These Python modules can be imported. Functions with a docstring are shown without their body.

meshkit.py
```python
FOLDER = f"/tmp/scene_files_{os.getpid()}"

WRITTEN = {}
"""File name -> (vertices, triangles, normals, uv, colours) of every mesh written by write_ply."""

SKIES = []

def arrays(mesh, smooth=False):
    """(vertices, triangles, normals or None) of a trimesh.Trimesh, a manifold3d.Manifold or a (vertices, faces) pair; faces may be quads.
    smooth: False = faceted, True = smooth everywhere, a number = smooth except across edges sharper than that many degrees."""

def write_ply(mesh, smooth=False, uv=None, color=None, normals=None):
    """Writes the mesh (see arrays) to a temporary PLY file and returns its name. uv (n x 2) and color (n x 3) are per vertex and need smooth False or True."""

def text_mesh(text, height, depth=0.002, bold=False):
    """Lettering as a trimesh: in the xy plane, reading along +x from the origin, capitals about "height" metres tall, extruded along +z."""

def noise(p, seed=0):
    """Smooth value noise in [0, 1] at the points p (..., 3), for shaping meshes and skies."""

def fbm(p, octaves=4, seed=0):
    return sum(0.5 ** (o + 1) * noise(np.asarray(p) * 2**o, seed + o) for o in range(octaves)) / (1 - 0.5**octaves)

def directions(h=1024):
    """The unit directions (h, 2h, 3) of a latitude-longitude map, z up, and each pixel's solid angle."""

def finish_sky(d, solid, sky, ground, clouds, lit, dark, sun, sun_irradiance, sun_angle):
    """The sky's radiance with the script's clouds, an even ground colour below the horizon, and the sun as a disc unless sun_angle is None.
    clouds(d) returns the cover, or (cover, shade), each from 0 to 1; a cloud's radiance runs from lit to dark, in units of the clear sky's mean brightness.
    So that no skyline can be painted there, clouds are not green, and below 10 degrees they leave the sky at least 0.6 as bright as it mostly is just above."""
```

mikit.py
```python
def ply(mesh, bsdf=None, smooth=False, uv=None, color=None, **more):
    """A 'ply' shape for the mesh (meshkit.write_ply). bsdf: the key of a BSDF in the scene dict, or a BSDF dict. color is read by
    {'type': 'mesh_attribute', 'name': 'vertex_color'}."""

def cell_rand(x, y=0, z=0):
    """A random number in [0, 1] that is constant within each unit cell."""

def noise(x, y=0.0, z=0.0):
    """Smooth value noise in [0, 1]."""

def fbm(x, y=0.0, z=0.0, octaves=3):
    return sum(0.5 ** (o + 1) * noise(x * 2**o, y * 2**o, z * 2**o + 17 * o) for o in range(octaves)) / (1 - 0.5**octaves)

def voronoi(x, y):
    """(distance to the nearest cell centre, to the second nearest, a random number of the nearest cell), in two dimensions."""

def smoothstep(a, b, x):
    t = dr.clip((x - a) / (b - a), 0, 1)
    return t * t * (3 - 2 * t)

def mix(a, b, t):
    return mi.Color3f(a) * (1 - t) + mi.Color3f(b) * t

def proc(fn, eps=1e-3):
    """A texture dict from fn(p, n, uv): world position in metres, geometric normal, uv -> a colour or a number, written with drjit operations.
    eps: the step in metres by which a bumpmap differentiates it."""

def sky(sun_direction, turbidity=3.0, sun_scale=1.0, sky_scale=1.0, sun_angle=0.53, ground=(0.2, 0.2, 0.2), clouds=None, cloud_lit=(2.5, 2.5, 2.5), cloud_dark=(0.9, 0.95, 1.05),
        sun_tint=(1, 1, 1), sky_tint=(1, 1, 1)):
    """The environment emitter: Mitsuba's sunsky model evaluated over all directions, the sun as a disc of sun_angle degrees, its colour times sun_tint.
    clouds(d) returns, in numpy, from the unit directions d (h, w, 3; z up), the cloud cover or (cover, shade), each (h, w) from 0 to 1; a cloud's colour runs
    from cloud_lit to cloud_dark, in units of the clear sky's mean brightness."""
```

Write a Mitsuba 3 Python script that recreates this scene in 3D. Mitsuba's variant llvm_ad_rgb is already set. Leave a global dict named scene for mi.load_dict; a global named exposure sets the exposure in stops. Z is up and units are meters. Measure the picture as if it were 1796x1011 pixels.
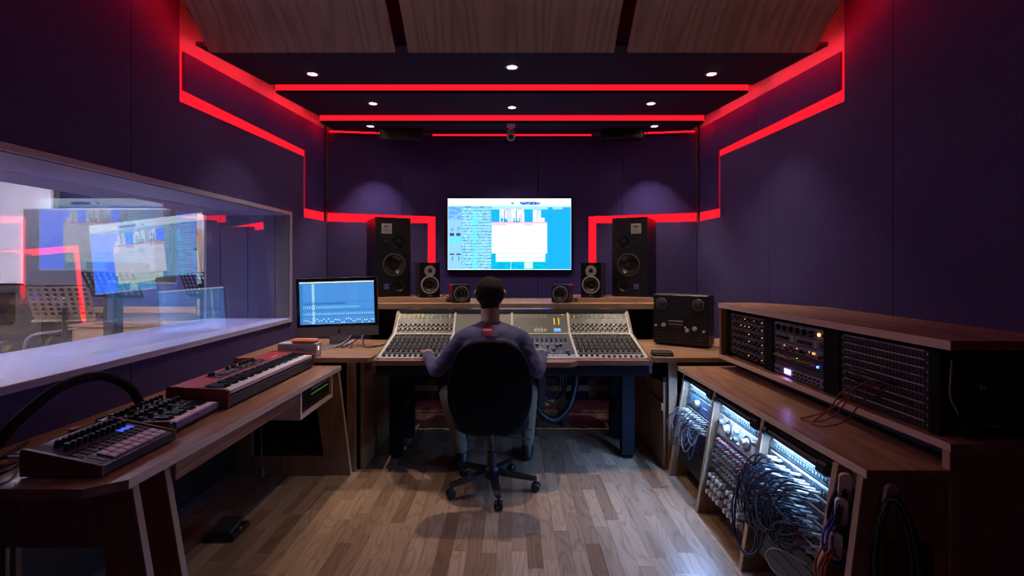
import math, random
import numpy as np, trimesh, drjit as dr, mitsuba as mi, mikit, meshkit
import manifold3d as m3
from shapely.geometry import Polygon, box as sbox
from shapely import affinity
from mikit import proc, noise, fbm, cell_rand, smoothstep, mix

TF = mi.ScalarTransform4f
scene, labels = {}, {}
rng = random.Random(7)
exposure = 0.55
W_, H_ = 1796.0, 1011.0
FOC = 850.0
EYE = 1.45
scene['camera'] = {'type': 'perspective', 'fov': 2 * math.degrees(math.atan(W_ / 2 / FOC)), 'fov_axis': 'x',
                   'principal_point_offset_x': 0.0, 'principal_point_offset_y': (H_ / 2 - 466) / H_,
                   'near_clip': 0.02, 'far_clip': 60.0,
                   'to_world': TF().look_at(origin=[0, 0, EYE], target=[0, 1, EYE], up=[0, 0, 1])}
# light levels of the lamps and screens that stand in the rooms
L_RED = (3.0, 0.008, 0.020)
L_COVE = (60.0, 0.2, 0.6)
I_SPOT = 3.9
C_SPOT = (1.0, 0.84, 0.66)
L_TV = 2.2
L_DESK_SCREEN = 0.62
L_RACK = (80.0, 172.0, 370.0)
L_LIVE = 18.5


# ------------------------------------------------------------------ helpers
def name_of(base):
    if base not in scene and base not in labels:
        return base
    k = 1
    while f'{base}_{k:03d}' in scene or f'{base}_{k:03d}' in labels:
        k += 1
    return f'{base}_{k:03d}'


_used = {}


def unique(base):
    n = _used.get(base, 0)
    _used[base] = n + 1
    return base if n == 0 else f'{base}_{n:03d}'


def thing(base, label, cat, group=None, kind=None):
    key = unique(base)
    labels[key] = {'label': label, 'category': cat}
    if group:
        labels[key]['group'] = group
    if kind:
        labels[key]['kind'] = kind
    return key


def struct(base, label, cat):
    return thing(base, label, cat, None, 'structure')


def put(key, mesh, mat, col=None, smooth=False, emit=None, uv=None, weight=None, f=None):
    if isinstance(mesh, list):
        mesh = cat(mesh)
    if f is not None:
        mesh = moved(mesh, f)
    v, fc, n = meshkit.arrays(mesh, smooth)
    c = None
    if col is not None:
        c = np.asarray(col, float)
        if c.ndim == 1:
            c = np.tile(c, (len(v), 1))
        elif len(c) != len(v):
            raise ValueError('colours ' + key)
    path = meshkit.write_ply((v, fc), False, uv, c, normals=n)
    d = {'type': 'ply', 'filename': path, 'face_normals': n is None, 'bsdf': {'type': 'ref', 'id': mat}}
    if emit is not None:
        d['emitter'] = {'type': 'area', 'radiance': emit if isinstance(emit, dict) else {'type': 'rgb', 'value': list(map(float, emit))}}
        if weight:
            d['emitter']['sampling_weight'] = float(weight)
    scene[key] = d
    return key


def part(parent, name, mesh, mat, col=None, smooth=False, label=None, kind=None, **k):
    key = unique(parent + '__' + name)
    put(key, mesh, mat, col, smooth, **k)
    if label or kind:
        labels[key] = {}
        if label:
            labels[key]['label'] = label
        if kind:
            labels[key]['kind'] = kind
    return key


def again(parent, name, src, m):
    """another part with the same mesh under a further transform"""
    key = unique(parent + '__' + name)
    scene[key] = {**scene[src], 'to_world': TF(m)}
    return key


def cat(ms):
    vs, fs, a = [], [], 0
    for m in ms:
        v, f = np.asarray(m.vertices), np.asarray(m.faces)
        vs.append(v); fs.append(f + a); a += len(v)
    return trimesh.Trimesh(np.vstack(vs), np.vstack(fs), process=False)


def cats(pairs):
    """[(mesh, colour)] -> (mesh, per vertex colours), for flat shading"""
    return cat([m for m, _ in pairs]), np.vstack([np.tile(np.asarray(c, float), (len(m.vertices), 1)) for m, c in pairs])


def moved(mesh, f):
    v = np.asarray(mesh.vertices) @ f[:3, :3].T + f[:3, 3]
    fc = np.asarray(mesh.faces)
    if np.linalg.det(f[:3, :3]) < 0:
        fc = fc[:, ::-1]
    return trimesh.Trimesh(v, fc, process=False)


def fr(o, x=(1, 0, 0), y=(0, 1, 0)):
    x = np.asarray(x, float); x = x / np.linalg.norm(x)
    y = np.asarray(y, float); y = y - x * (x @ y); y = y / np.linalg.norm(y)
    m = np.eye(4)
    m[:3, 0], m[:3, 1], m[:3, 2], m[:3, 3] = x, y, np.cross(x, y), o
    return m


def rot(axis, deg, o=(0, 0, 0)):
    return trimesh.transformations.rotation_matrix(math.radians(deg), axis, o)


def tr(x, y, z):
    m = np.eye(4); m[:3, 3] = (x, y, z)
    return m


def _hull(pts):
    h = trimesh.convex.convex_hull(np.asarray(pts, float))
    return h


def _chamfer_topology():
    # vertex a lies off its corner along the two axes other than a
    p = [tuple(s * (.8 if k != a else 1) for k, s in enumerate(c)) for c in [(sx, sy, sz) for sx in (-1, 1) for sy in (-1, 1) for sz in (-1, 1)] for a in (0, 1, 2)]
    p = np.array(p)
    from scipy.spatial import ConvexHull
    h = ConvexHull(p)
    f = h.simplices.copy()
    n = np.cross(p[f[:, 1]] - p[f[:, 0]], p[f[:, 2]] - p[f[:, 0]])
    flip = (n * p[f].mean(1)).sum(1) < 0
    f[flip] = f[flip][:, ::-1]
    return np.sign(p), np.array([[0 if k == a else 1 for k in range(3)] for _ in range(8) for a in range(3)], float), f


_SG, _OFF, _CF = _chamfer_topology()


def box(x0, x1, y0, y1, z0, z1, c=0.0):
    lo, hi = np.array([min(x0, x1), min(y0, y1), min(z0, z1)], float), np.array([max(x0, x1), max(y0, y1), max(z0, z1)], float)
    if c <= 0:
        m = trimesh.creation.box(extents=hi - lo)
        m.apply_translation((lo + hi) / 2)
        return m
    c = min(c, (hi - lo).min() * .45)
    v = (lo + hi) / 2 + _SG * ((hi - lo) / 2 - c * _OFF)
    return trimesh.Trimesh(v, _CF, process=False)


def cyl(r, h, n=12, r2=None, z0=0.0):
    r2 = r if r2 is None else r2
    return lathe([(0, z0), (r, z0), (r2, z0 + h), (0, z0 + h)], n)


def lathe(prof, n=16):
    """closed solid of revolution about z; prof from (0, z) to (0, z), counterclockwise seen with r right and z up"""
    prof = np.asarray(prof, float)
    a = np.arange(n) * 2 * np.pi / n
    vs, idx = [], []
    for r, z in prof:
        if r < 1e-9:
            idx.append([len(vs)] * n); vs.append((0, 0, z))
        else:
            idx.append(list(range(len(vs), len(vs) + n)))
            vs += [(r * math.cos(t), r * math.sin(t), z) for t in a]
    fs = []
    for p, q in zip(idx[:-1], idx[1:]):
        for i in range(n):
            j = (i + 1) % n
            if p[i] != p[j]:
                fs.append((p[i], p[j], q[j] if q[i] != q[j] else q[i]))
            if q[i] != q[j]:
                fs.append((p[i], q[j], q[i]))
    return trimesh.Trimesh(vs, fs, process=False)


def spline(pts, n=8, closed=False):
    p = np.asarray(pts, float)
    k = len(p)
    out = []
    rng_ = range(k) if closed else range(k - 1)
    for i in rng_:
        g = (lambda j: p[j % k]) if closed else (lambda j: p[min(max(j, 0), k - 1)])
        p0, p1, p2, p3 = g(i - 1), g(i), g(i + 1), g(i + 2)
        for t in np.arange(n) / n:
            out.append(.5 * ((2 * p1) + (-p0 + p2) * t + (2 * p0 - 5 * p1 + 4 * p2 - p3) * t * t + (-p0 + 3 * p1 - 3 * p2 + p3) * t ** 3))
    if not closed:
        out.append(p[-1])
    return np.array(out)


def tube(p, r, sides=6, closed=False):
    p = np.asarray(p, float)
    t = (np.roll(p, -1, 0) - np.roll(p, 1, 0)) if closed else np.gradient(p, axis=0)
    t /= np.linalg.norm(t, axis=1, keepdims=True) + 1e-12
    a = np.cross(t[0], (0, 0, 1) if abs(t[0][2]) < .9 else (1, 0, 0))
    A = []
    for k in range(len(p)):
        a = a - t[k] * (a @ t[k]); a /= np.linalg.norm(a) + 1e-12
        A.append(a)
    A = np.array(A); B = np.cross(t, A)
    ang = np.arange(sides) * 2 * np.pi / sides
    r = np.broadcast_to(r, (len(p),))
    v = (p[:, None] + r[:, None, None] * (np.cos(ang)[None, :, None] * A[:, None] + np.sin(ang)[None, :, None] * B[:, None])).reshape(-1, 3)
    fs, m = [], len(p)
    for i in range(m if closed else m - 1):
        i2 = (i + 1) % m
        for s in range(sides):
            s2 = (s + 1) % sides
            fs += [(i * sides + s, i * sides + s2, i2 * sides + s2), (i * sides + s, i2 * sides + s2, i2 * sides + s)]
    if not closed:
        c0, c1 = len(v), len(v) + 1
        v = np.vstack([v, p[:1], p[-1:]])
        for s in range(sides):
            s2 = (s + 1) % sides
            fs += [(c0, s2, s), (c1, (m - 1) * sides + s, (m - 1) * sides + s2)]
    return trimesh.Trimesh(v, fs, process=False)


def ext(poly, d, f=None):
    if not hasattr(poly, 'geom_type'):
        poly = Polygon(poly)
    gs = [g for g in getattr(poly, 'geoms', [poly]) if g.area > 1e-9]
    m = cat([trimesh.creation.extrude_polygon(g, d, engine='earcut') for g in gs])
    return moved(m, f) if f is not None else m


def quad(a, b, c, d):
    return trimesh.Trimesh([a, b, c, d], [[0, 1, 2], [0, 2, 3]], process=False)


def text(s, h, d=.001, bold=False, center=False):
    m = meshkit.text_mesh(s, h, d, bold)
    if center:
        b = m.bounds
        m.apply_translation([-(b[0][0] + b[1][0]) / 2, -(b[0][1] + b[1][1]) / 2, 0])
    return m


def rounded(w, h, r, n=5):
    return sbox(-w / 2 + r, -h / 2 + r, w / 2 - r, h / 2 - r).buffer(r, quad_segs=n)


# frames: the yz plane seen from the room. LW: left wall facing +X (local x = Y, local y = Z, out = +X)
def fl(x): return fr((x, 0, 0), (0, 1, 0), (0, 0, 1))          # extrudes towards +X, 2D = (Y, Z)
def fy(y): return fr((0, y, 0), (1, 0, 0), (0, 0, 1))          # extrudes towards -Y, 2D = (X, Z)
def fz(z): return fr((0, 0, z))                                # extrudes up, 2D = (X, Y)


# ------------------------------------------------------------------ materials
VC = {'type': 'mesh_attribute', 'name': 'vertex_color'}


def mat(name, color, rough, metallic=0.0, spec=0.5, two=True, **k):
    b = {'type': 'principled', 'base_color': color if isinstance(color, dict) else {'type': 'rgb', 'value': list(color)}, 'roughness': rough, 'metallic': metallic, 'specular': spec, **k}
    scene[name] = {'type': 'twosided', 'b': b} if two else b


mat('m_matte', VC, .9, spec=.2)
mat('m_satin', VC, .42, spec=.5)
mat('m_gloss', VC, .14, spec=.5)
mat('m_metal', VC, .32, metallic=1.0)
scene['m_dark'] = {'type': 'diffuse', 'reflectance': {'type': 'rgb', 'value': [.01, .01, .01]}}
scene['m_glass'] = {'type': 'thindielectric', 'int_ior': 2.05, 'ext_ior': 1.0}


def fabric(base, amp):
    def fn(p, n, uv):
        a = noise(p.x * 420, p.y * 420, p.z * 60) * .5 + noise(p.x * 60, p.y * 60, p.z * 420) * .5
        b = noise(p.x * 3, p.y * 3, p.z * 3)
        return mi.Color3f(base) * (1 - amp + 2 * amp * (a * .8 + b * .2))
    return proc(fn)


mat('m_wall', fabric((.070, .054, .165), .30), .95, spec=.1)  # grey cloth; the purple cast of the room light is put into its colour
mat('m_wall_blue_light', fabric((.055, .042, .18), .25), .95, spec=.1)  # same grey cloth, with stronger blue light painted into its colour
mat('m_ceiling', fabric((.022, .021, .04), .25), .95, spec=.1)


def wood(axis, light, dark, s=1.0):
    def fn(p, n, uv):
        q = [p.x, p.y, p.z]
        a = q[axis]
        b, c = [q[k] for k in range(3) if k != axis]
        w = fbm(a * .45 * s, b * 5 * s, c * 5 * s)
        ring = .5 + .5 * dr.sin(w * 70)
        fine = noise(a * 5 * s, b * 210 * s, c * 210 * s)
        t = .35 * ring + .4 * fine + .25 * noise(a * 1.5 * s, b * 34 * s, c * 34 * s)
        return mix(dark, light, t)
    return proc(fn)


WL, WD = (.42, .225, .148), (.21, .095, .06)
mat('m_wood_y', wood(1, WL, WD), .34, spec=.5)
mat('m_wood_x', wood(0, (.44, .26, .165), WD), .34, spec=.5)
mat('m_wood_z', wood(2, (.34, .19, .10), (.17, .085, .042)), .45, spec=.4)


def cloud_fn(p, n, uv):
    w = fbm(p.x * 3.2, p.y * .22 + 3, 1.5)
    ring = .5 + .5 * dr.sin(w * 120)
    t = .5 * ring * ring + .3 * noise(p.x * 150, p.y * 3, 2) + .2 * noise(p.x * 30, p.y * .8, 4)
    return mix((.68, .49, .375), (.43, .275, .20), t)


mat('m_cloud', proc(cloud_fn), .5, spec=.3)


def ply_edge(p, n, uv):
    s = dr.sin(p.z * 1500) * .5 + .5
    return mix((.86, .70, .60), (.66, .50, .40), s * .7 + .3 * noise(p.x * 30, p.y * 30, p.z * 300))


mat('m_ply', proc(ply_edge), .5, spec=.3)


def floor_fn(p, n, uv):
    tone, off = uv.x, uv.y
    o = off * 37
    r = fbm(p.y * 1.2 + o, p.x * 8 + o * 3, o)
    fr_ = r * 11
    fr_ = fr_ - dr.floor(fr_)
    line = smoothstep(.0, .18, fr_) * (1 - smoothstep(.75, 1.0, fr_))
    fine = noise(p.x * 260, p.y * 7, o)
    base = mix((.22, .115, .07), (.52, .335, .225), tone)
    k = .66 + .22 * line + .2 * fine
    d = dr.sqrt(dr.square((noise(o * 9, 1) - .5) * .3 + p.x * 0) + 1)
    return base * k * (d * 0 + 1)


mat('m_floor', proc(floor_fn), .27, spec=.5)


def floor_far(p, n, uv):
    cx = dr.floor(p.x / .075)
    cy = dr.floor(p.y / .5 + cell_rand(cx, 3) * 1.0)
    tone = cell_rand(cx, cy, 5)
    return mix((.25, .135, .085), (.50, .34, .24), tone) * (.75 + .3 * noise(p.x * 220, p.y * 6, 0))


mat('m_floor_far', proc(floor_far), .3, spec=.5)


def live_wood(p, n, uv):
    return mix((.62, .40, .22), (.42, .25, .12), .5 * noise(p.x * 3, p.y * 3, p.z * 90) + .5 * noise(p.x * 1.1, p.y * 1.1, p.z * 22))


mat('m_live_wood', proc(live_wood), .4)


def sill_fn(p, n, uv):
    return mix((.46, .48, .78), (.36, .38, .70), noise(p.x * 200, p.y * 8, p.z * 200) * .6 + .4 * noise(p.x * 60, p.y * 3, 0))


mat('m_sill', proc(sill_fn), .3, spec=.5)


def R(s, t, a, b, c, d):
    return dr.select((s > a) & (s < b) & (t > c) & (t < d), mi.Float(1.0), mi.Float(0.0))


def lay(col, c, m):
    return mix(col, c, m) if not isinstance(m, float) else col


def tv_fn(p, n, uv):
    s, t = uv.x, 1 - uv.y
    fine = noise(s * 150, t * 90)
    col = mi.Color3f(.004, .165, 1.25) * (.9 + .14 * noise(s * 220, 3))
    # track headers and inspector
    col = lay(col, mi.Color3f(.13, .33, .52) * (.55 + .5 * cell_rand(dr.floor(s * 90), dr.floor(t * 96)) + .35 * dr.select(t * 24 - dr.floor(t * 24) < .25, -1.0, 0.0)), R(s, t, .115, .352, .105, 1))
    cy = R(s, t, .205, .235, .17, 1) * dr.select(noise(7, t * 46) > .35, 1.0, 0.0)
    col = lay(col, mi.Color3f(.03, .42, .50), cy * .8)
    col = lay(col, mi.Color3f(.11, .23, .42), R(s, t, .0, .113, .105, 1))
    col = lay(col, mi.Color3f(.05, .15, .34), R(s, t, .005, .11, .12, .30) * dr.select(noise(s * 30, t * 60) > .4, 1.0, .35))
    for a in (.018, .07):
        col = lay(col, mi.Color3f(.01, .03, .09), R(s, t, a, a + .034, .485, .525))
        col = lay(col, mi.Color3f(.03, .34, .40), R(s, t, a + .003, a + .032, .54, .63))
        col = lay(col, mi.Color3f(.015, .04, .09), R(s, t, a, a + .036, .77, .79))
        col = lay(col, mi.Color3f(.015, .05, .10), R(s, t, a + .018, a + .024, .81, .87))
        col = lay(col, mi.Color3f(.05, .12, .22), R(s, t, a + .008, a + .03, .40, .46) * dr.select(fine > .5, 1.0, 0.0))
    # clips
    wv = dr.select(noise(s * 90, t * 7) > .33, mi.Float(1.0), mi.Float(.55))
    for a, b, c, d in ((.42, .62, .135, .35), (.69, .755, .16, .35), (.755, .785, .27, .35)):
        col = lay(col, mi.Color3f(.42, .48, .56) * wv, R(s, t, a, b, c, d))
    col = lay(col, mi.Color3f(.0, .15, .26), (R(s, t, .43, .485, .28, .33) + R(s, t, .525, .585, .28, .33)) * dr.select(noise(s * 130, t * 30) > .4, 1.0, .2))
    for a in (.455, .553):
        col = lay(col, mi.Color3f(.01, .10, .20), R(s, t, a, a + .006, .16, .35))
    col = lay(col, mi.Color3f(.46, .48, .55), R(s, t, .355, .805, .33, .77) * (.96 + .04 * noise(0, t * 60)))
    col = lay(col, mi.Color3f(.40, .14, .22), R(s, t, .355, .805, .33, .347))
    col = lay(col, mi.Color3f(.40, .22, .28), R(s, t, .36, .48, .35, .38) + R(s, t, .62, .69, .35, .38) + R(s, t, .79, .80, .35, .39))
    col = lay(col, mi.Color3f(.33, .27, .36), (R(s, t, .38, .48, .44, .455) + R(s, t, .53, .58, .40, .455) + R(s, t, .62, .68, .43, .455)) * .7)
    col = lay(col, mi.Color3f(.0, .17, .27) * (.8 + .5 * noise(s * 40, t * 70)), R(s, t, .355, .80, .77, 1))
    col = lay(col, mi.Color3f(.36, .46, .46), R(s, t, .39, .79, .77, .885))
    col = lay(col, mi.Color3f(.08, .26, .28), R(s, t, .39, .79, .828, .834) + R(s, t, .355, .8, .765, .772))
    col = lay(col, mi.Color3f(.22, .38, .42), R(s, t, .62, .69, .89, .98) + R(s, t, .51, .515, .89, 1))
    # rulers, tool bar
    col = lay(col, mi.Color3f(.15, .29, .5), R(s, t, .355, 1, .105, .155))
    col = lay(col, mi.Color3f(.01, .15, .36), R(s, t, .80, 1, .125, .16) * dr.select(noise(s * 50, 2) > .35, 1.0, .2))
    col = lay(col, mi.Color3f(.4, .13, .16), (R(s, t, .46, .50, .148, .16) + R(s, t, .56, .60, .148, .16)))
    col = lay(col, mi.Color3f(.06, .12, .2), R(s, t, .115, .33, .11, .125) * dr.select(noise(s * 60, 1) > .55, 1.0, .1))
    col = lay(col, mi.Color3f(.36, .46, .56), R(s, t, 0, 1, 0, .105))
    col = lay(col, mi.Color3f(.01, .04, .2) + mi.Color3f(.1, .14, .25) * dr.select(noise(s * 110, t * 100) > .62, 1.0, 0.0), R(s, t, .585, .745, .05, .09))
    col = lay(col, mi.Color3f(.04, .18, .18), R(s, t, .515, .535, .055, .085) + R(s, t, .022, .028, .06, .085) * .6 + R(s, t, .035, .042, .06, .085) * .6)
    col = lay(col, mi.Color3f(.3, .4, .5), R(s, t, 0, .003, 0, 1) + R(s, t, .997, 1, 0, 1) + R(s, t, 0, 1, .99, 1))
    return col * L_TV


def desk_screen_fn(p, n, uv):
    s, t = uv.x, 1 - uv.y
    col = mi.Color3f(.085, .34, .85) * (.94 + .1 * noise(s * 40, t * 3))
    col = lay(col, mi.Color3f(.40, .74, .98), R(s, t, .165, .2, .05, .985))
    col = lay(col, mi.Color3f(.05, .26, .66), R(s, t, 0, .045, .05, 1))
    cell = s * 33 - dr.floor(s * 33)
    ch = dr.select((cell > .2) & (cell < .75), mi.Float(1.0), mi.Float(0.0))
    on = dr.select(noise(s * 33, 5) > .15, 1.0, .4)
    col = lay(col, mi.Color3f(.015, .10, .30), R(s, t, .045, .62, .50, .535) * ch + R(s, t, .62, .82, .505, .53) * ch * dr.select(noise(s * 9, 3) > .5, 1.0, 0.0))
    col = lay(col, mi.Color3f(.06, .24, .55), R(s, t, .045, 1, .46, .495) * ch * .7)
    col = lay(col, mi.Color3f(.30, .70, .98), R(s, t, .045, .8, .58, .62) * ch * on)
    col = lay(col, mi.Color3f(.04, .2, .5), R(s, t, .045, 1, .66, .70) * ch * .8 + R(s, t, .02, 1, .805, .815))
    col = lay(col, mi.Color3f(.45, .8, 1.0), R(s, t, .045, 1, .74, .78) * ch * on * .7)
    lv = .86 + .1 * cell_rand(dr.floor(s * 33), 4)
    col = lay(col, mi.Color3f(.8, .95, 1.0), dr.select((t > lv) & (t < lv + .028), 1.0, 0.0) * ch * R(s, t, .045, 1, .8, 1))
    col = lay(col, mi.Color3f(.05, .2, .5), dr.select((t > lv + .03) & (t < .97), 1.0, 0.0) * ch * R(s, t, .045, 1, .8, 1) * .7)
    col = lay(col, mi.Color3f(.85, .98, 1.0), R(s, t, 0, 1, 0, .035))
    col = lay(col, mi.Color3f(.06, .2, .4), R(s, t, 0, 1, .035, .05))
    return col * L_DESK_SCREEN


K = (.012, .012, .013)       # black plastic
K2 = (.028, .028, .030)
CH = (.75, .75, .77)
WHITE = (.72, .72, .74)
WOODC = (.30, .17, .09)


# ------------------------------------------------------------------ the setting
def tri(poly, f):
    if not hasattr(poly, 'geom_type'):
        poly = Polygon(poly)
    v, fc = trimesh.creation.triangulate_polygon(poly, engine='earcut')
    a = v[fc]
    area = (a[:, 1, 0] - a[:, 0, 0]) * (a[:, 2, 1] - a[:, 0, 1]) - (a[:, 1, 1] - a[:, 0, 1]) * (a[:, 2, 0] - a[:, 0, 0])
    fc = np.where(area[:, None] < 0, fc[:, ::-1], fc)
    return moved(trimesh.Trimesh(np.c_[v, np.zeros(len(v))], fc, process=False), f)


MIR = np.diag([-1.0, 1, 1, 1])


def mir(m): return moved(m, MIR)


def pieces(parent, poly, cuts, f, d, m, gap=.0035, mirror=False):
    """cloth panels of a wall: the outline cut along its upright joints"""
    x0, _, x1, _ = poly.bounds
    cs = [x0 - 1] + [c for c in cuts if x0 < c < x1] + [x1 + 1]
    for a, b in zip(cs[:-1], cs[1:]):
        p = poly.intersection(sbox(a + gap / 2, -5, b - gap / 2, 9))
        if p.area > 1e-4:
            q = ext(p, d, f)
            part(parent, 'panel', mir(q) if mirror else q, m)


WIN = (0.9, 4.24, .985, 1.893)
LOW = Polygon([(-1.6, 0), (5.1, 0), (5.1, 1.914), (4.545, 1.906), (4.545, 2.475), (2.843, 2.415), (2.843, 3.25), (-1.6, 3.25)])
UP = Polygon([(2.913, 2.505), (4.63, 2.549), (4.63, 1.996), (5.1, 2.009), (5.1, 2.885), (2.913, 2.735)])
CHAN = Polygon([(2.845, 2.74), (2.845, 2.417), (4.547, 2.477), (4.547, 1.908), (5.1, 1.916), (5.1, 2.007), (4.628, 1.994), (4.628, 2.547), (2.911, 2.503), (2.911, 2.74)])
hole = sbox(WIN[0], WIN[2], WIN[1], WIN[3])
wl = struct('wall_left', 'left wall clad in dark grey cloth with painted-in purple light, around the control room window', 'wall')
part(wl, 'backing', ext(sbox(-1.6, 0, 5.15, 3.25).difference(hole), .03, fl(-2.015)), 'm_matte', (.55, .52, .52))
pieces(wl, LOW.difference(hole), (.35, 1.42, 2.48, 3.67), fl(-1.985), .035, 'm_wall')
pieces(wl, UP, (3.9,), fl(-1.985), .014, 'm_wall_blue_light')
wr = struct('wall_right', 'right wall clad in dark grey cloth panels with painted-in purple light and upright joints', 'wall')
part(wr, 'backing', mir(ext(sbox(-1.6, 0, 5.15, 3.25), .03, fl(-2.015))), 'm_matte', (.55, .52, .52))
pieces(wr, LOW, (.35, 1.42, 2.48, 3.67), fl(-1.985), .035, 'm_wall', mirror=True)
pieces(wr, UP, (3.9,), fl(-1.985), .014, 'm_wall_blue_light', mirror=True)
FW = fr((-1.95, 5.135, 0), (1.12, .15, 0), (0, 0, 1))
SL = math.hypot(1.12, .15)
CH_F = Polygon([(0, 1.916), (1.045, 1.91), (1.045, .9), (SL, .9), (SL, 1.983), (0, 2.007)])
for side, mi_ in (('left', False), ('right', True)):
    w = struct('wall_front_' + side, f'splayed {side} part of the front wall, dark cloth with a red light channel', 'wall')
    q = ext(sbox(-.02, 0, SL, 3.25), .03, FW @ tr(0, 0, -.03))
    part(w, 'backing', mir(q) if mi_ else q, 'm_matte', (.55, .52, .52))
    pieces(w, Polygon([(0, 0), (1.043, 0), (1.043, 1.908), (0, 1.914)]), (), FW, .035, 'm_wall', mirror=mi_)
    pieces(w, Polygon([(0, 2.009), (SL, 1.985), (SL, 2.845), (0, 2.845)]), (.77,), FW, .035, 'm_wall_blue_light', mirror=mi_)
wf = struct('wall_front', 'middle of the front wall behind the big screen, dark grey cloth with blue light painted in', 'wall')
part(wf, 'backing', box(-.835, .835, 5.285, 5.33, 0, 3.25), 'm_matte', (.55, .52, .52))
pieces(wf, sbox(-.83, 0, .83, 2.845), (-.28, .28), fy(5.285), .035, 'm_wall_blue_light')
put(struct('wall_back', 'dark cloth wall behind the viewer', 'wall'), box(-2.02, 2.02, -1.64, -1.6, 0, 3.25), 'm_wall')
put(struct('ceiling', 'black ceiling above the hung panels', 'ceiling'), box(-2.05, 2.05, -1.64, 5.4, 3.25, 3.29), 'm_ceiling')

# floor: oak strips, each its own piece
fl_ = struct('floor', 'oak strip floor of the control room', 'floor')
part(fl_, 'underlay', box(-2.05, 2.05, -1.64, 5.4, -.03, -.004), 'm_floor_far')
PW = .076
rf = random.Random(11)
for i in range(-17, 17):
    y = 2.02 - rf.random() * .4
    while y < 4.25:
        ln = rf.choice((.3, .38, .45, .52, .6))
        x0 = i * PW
        m = box(x0 + .0005, x0 + PW - .0005, max(y, 2.0) + .0005, y + ln - .0005, -.004, rf.random() * .0006)
        v = np.asarray(m.vertices)
        tone = min(max(rf.gauss(.5, .25), 0), 1)
        if y + ln > 2.05:
            part(fl_, 'plank', m, 'm_floor', uv=np.c_[tone + v[:, 0] * 1e-3, rf.random() + v[:, 1] * 1e-3])
        y += ln

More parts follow.
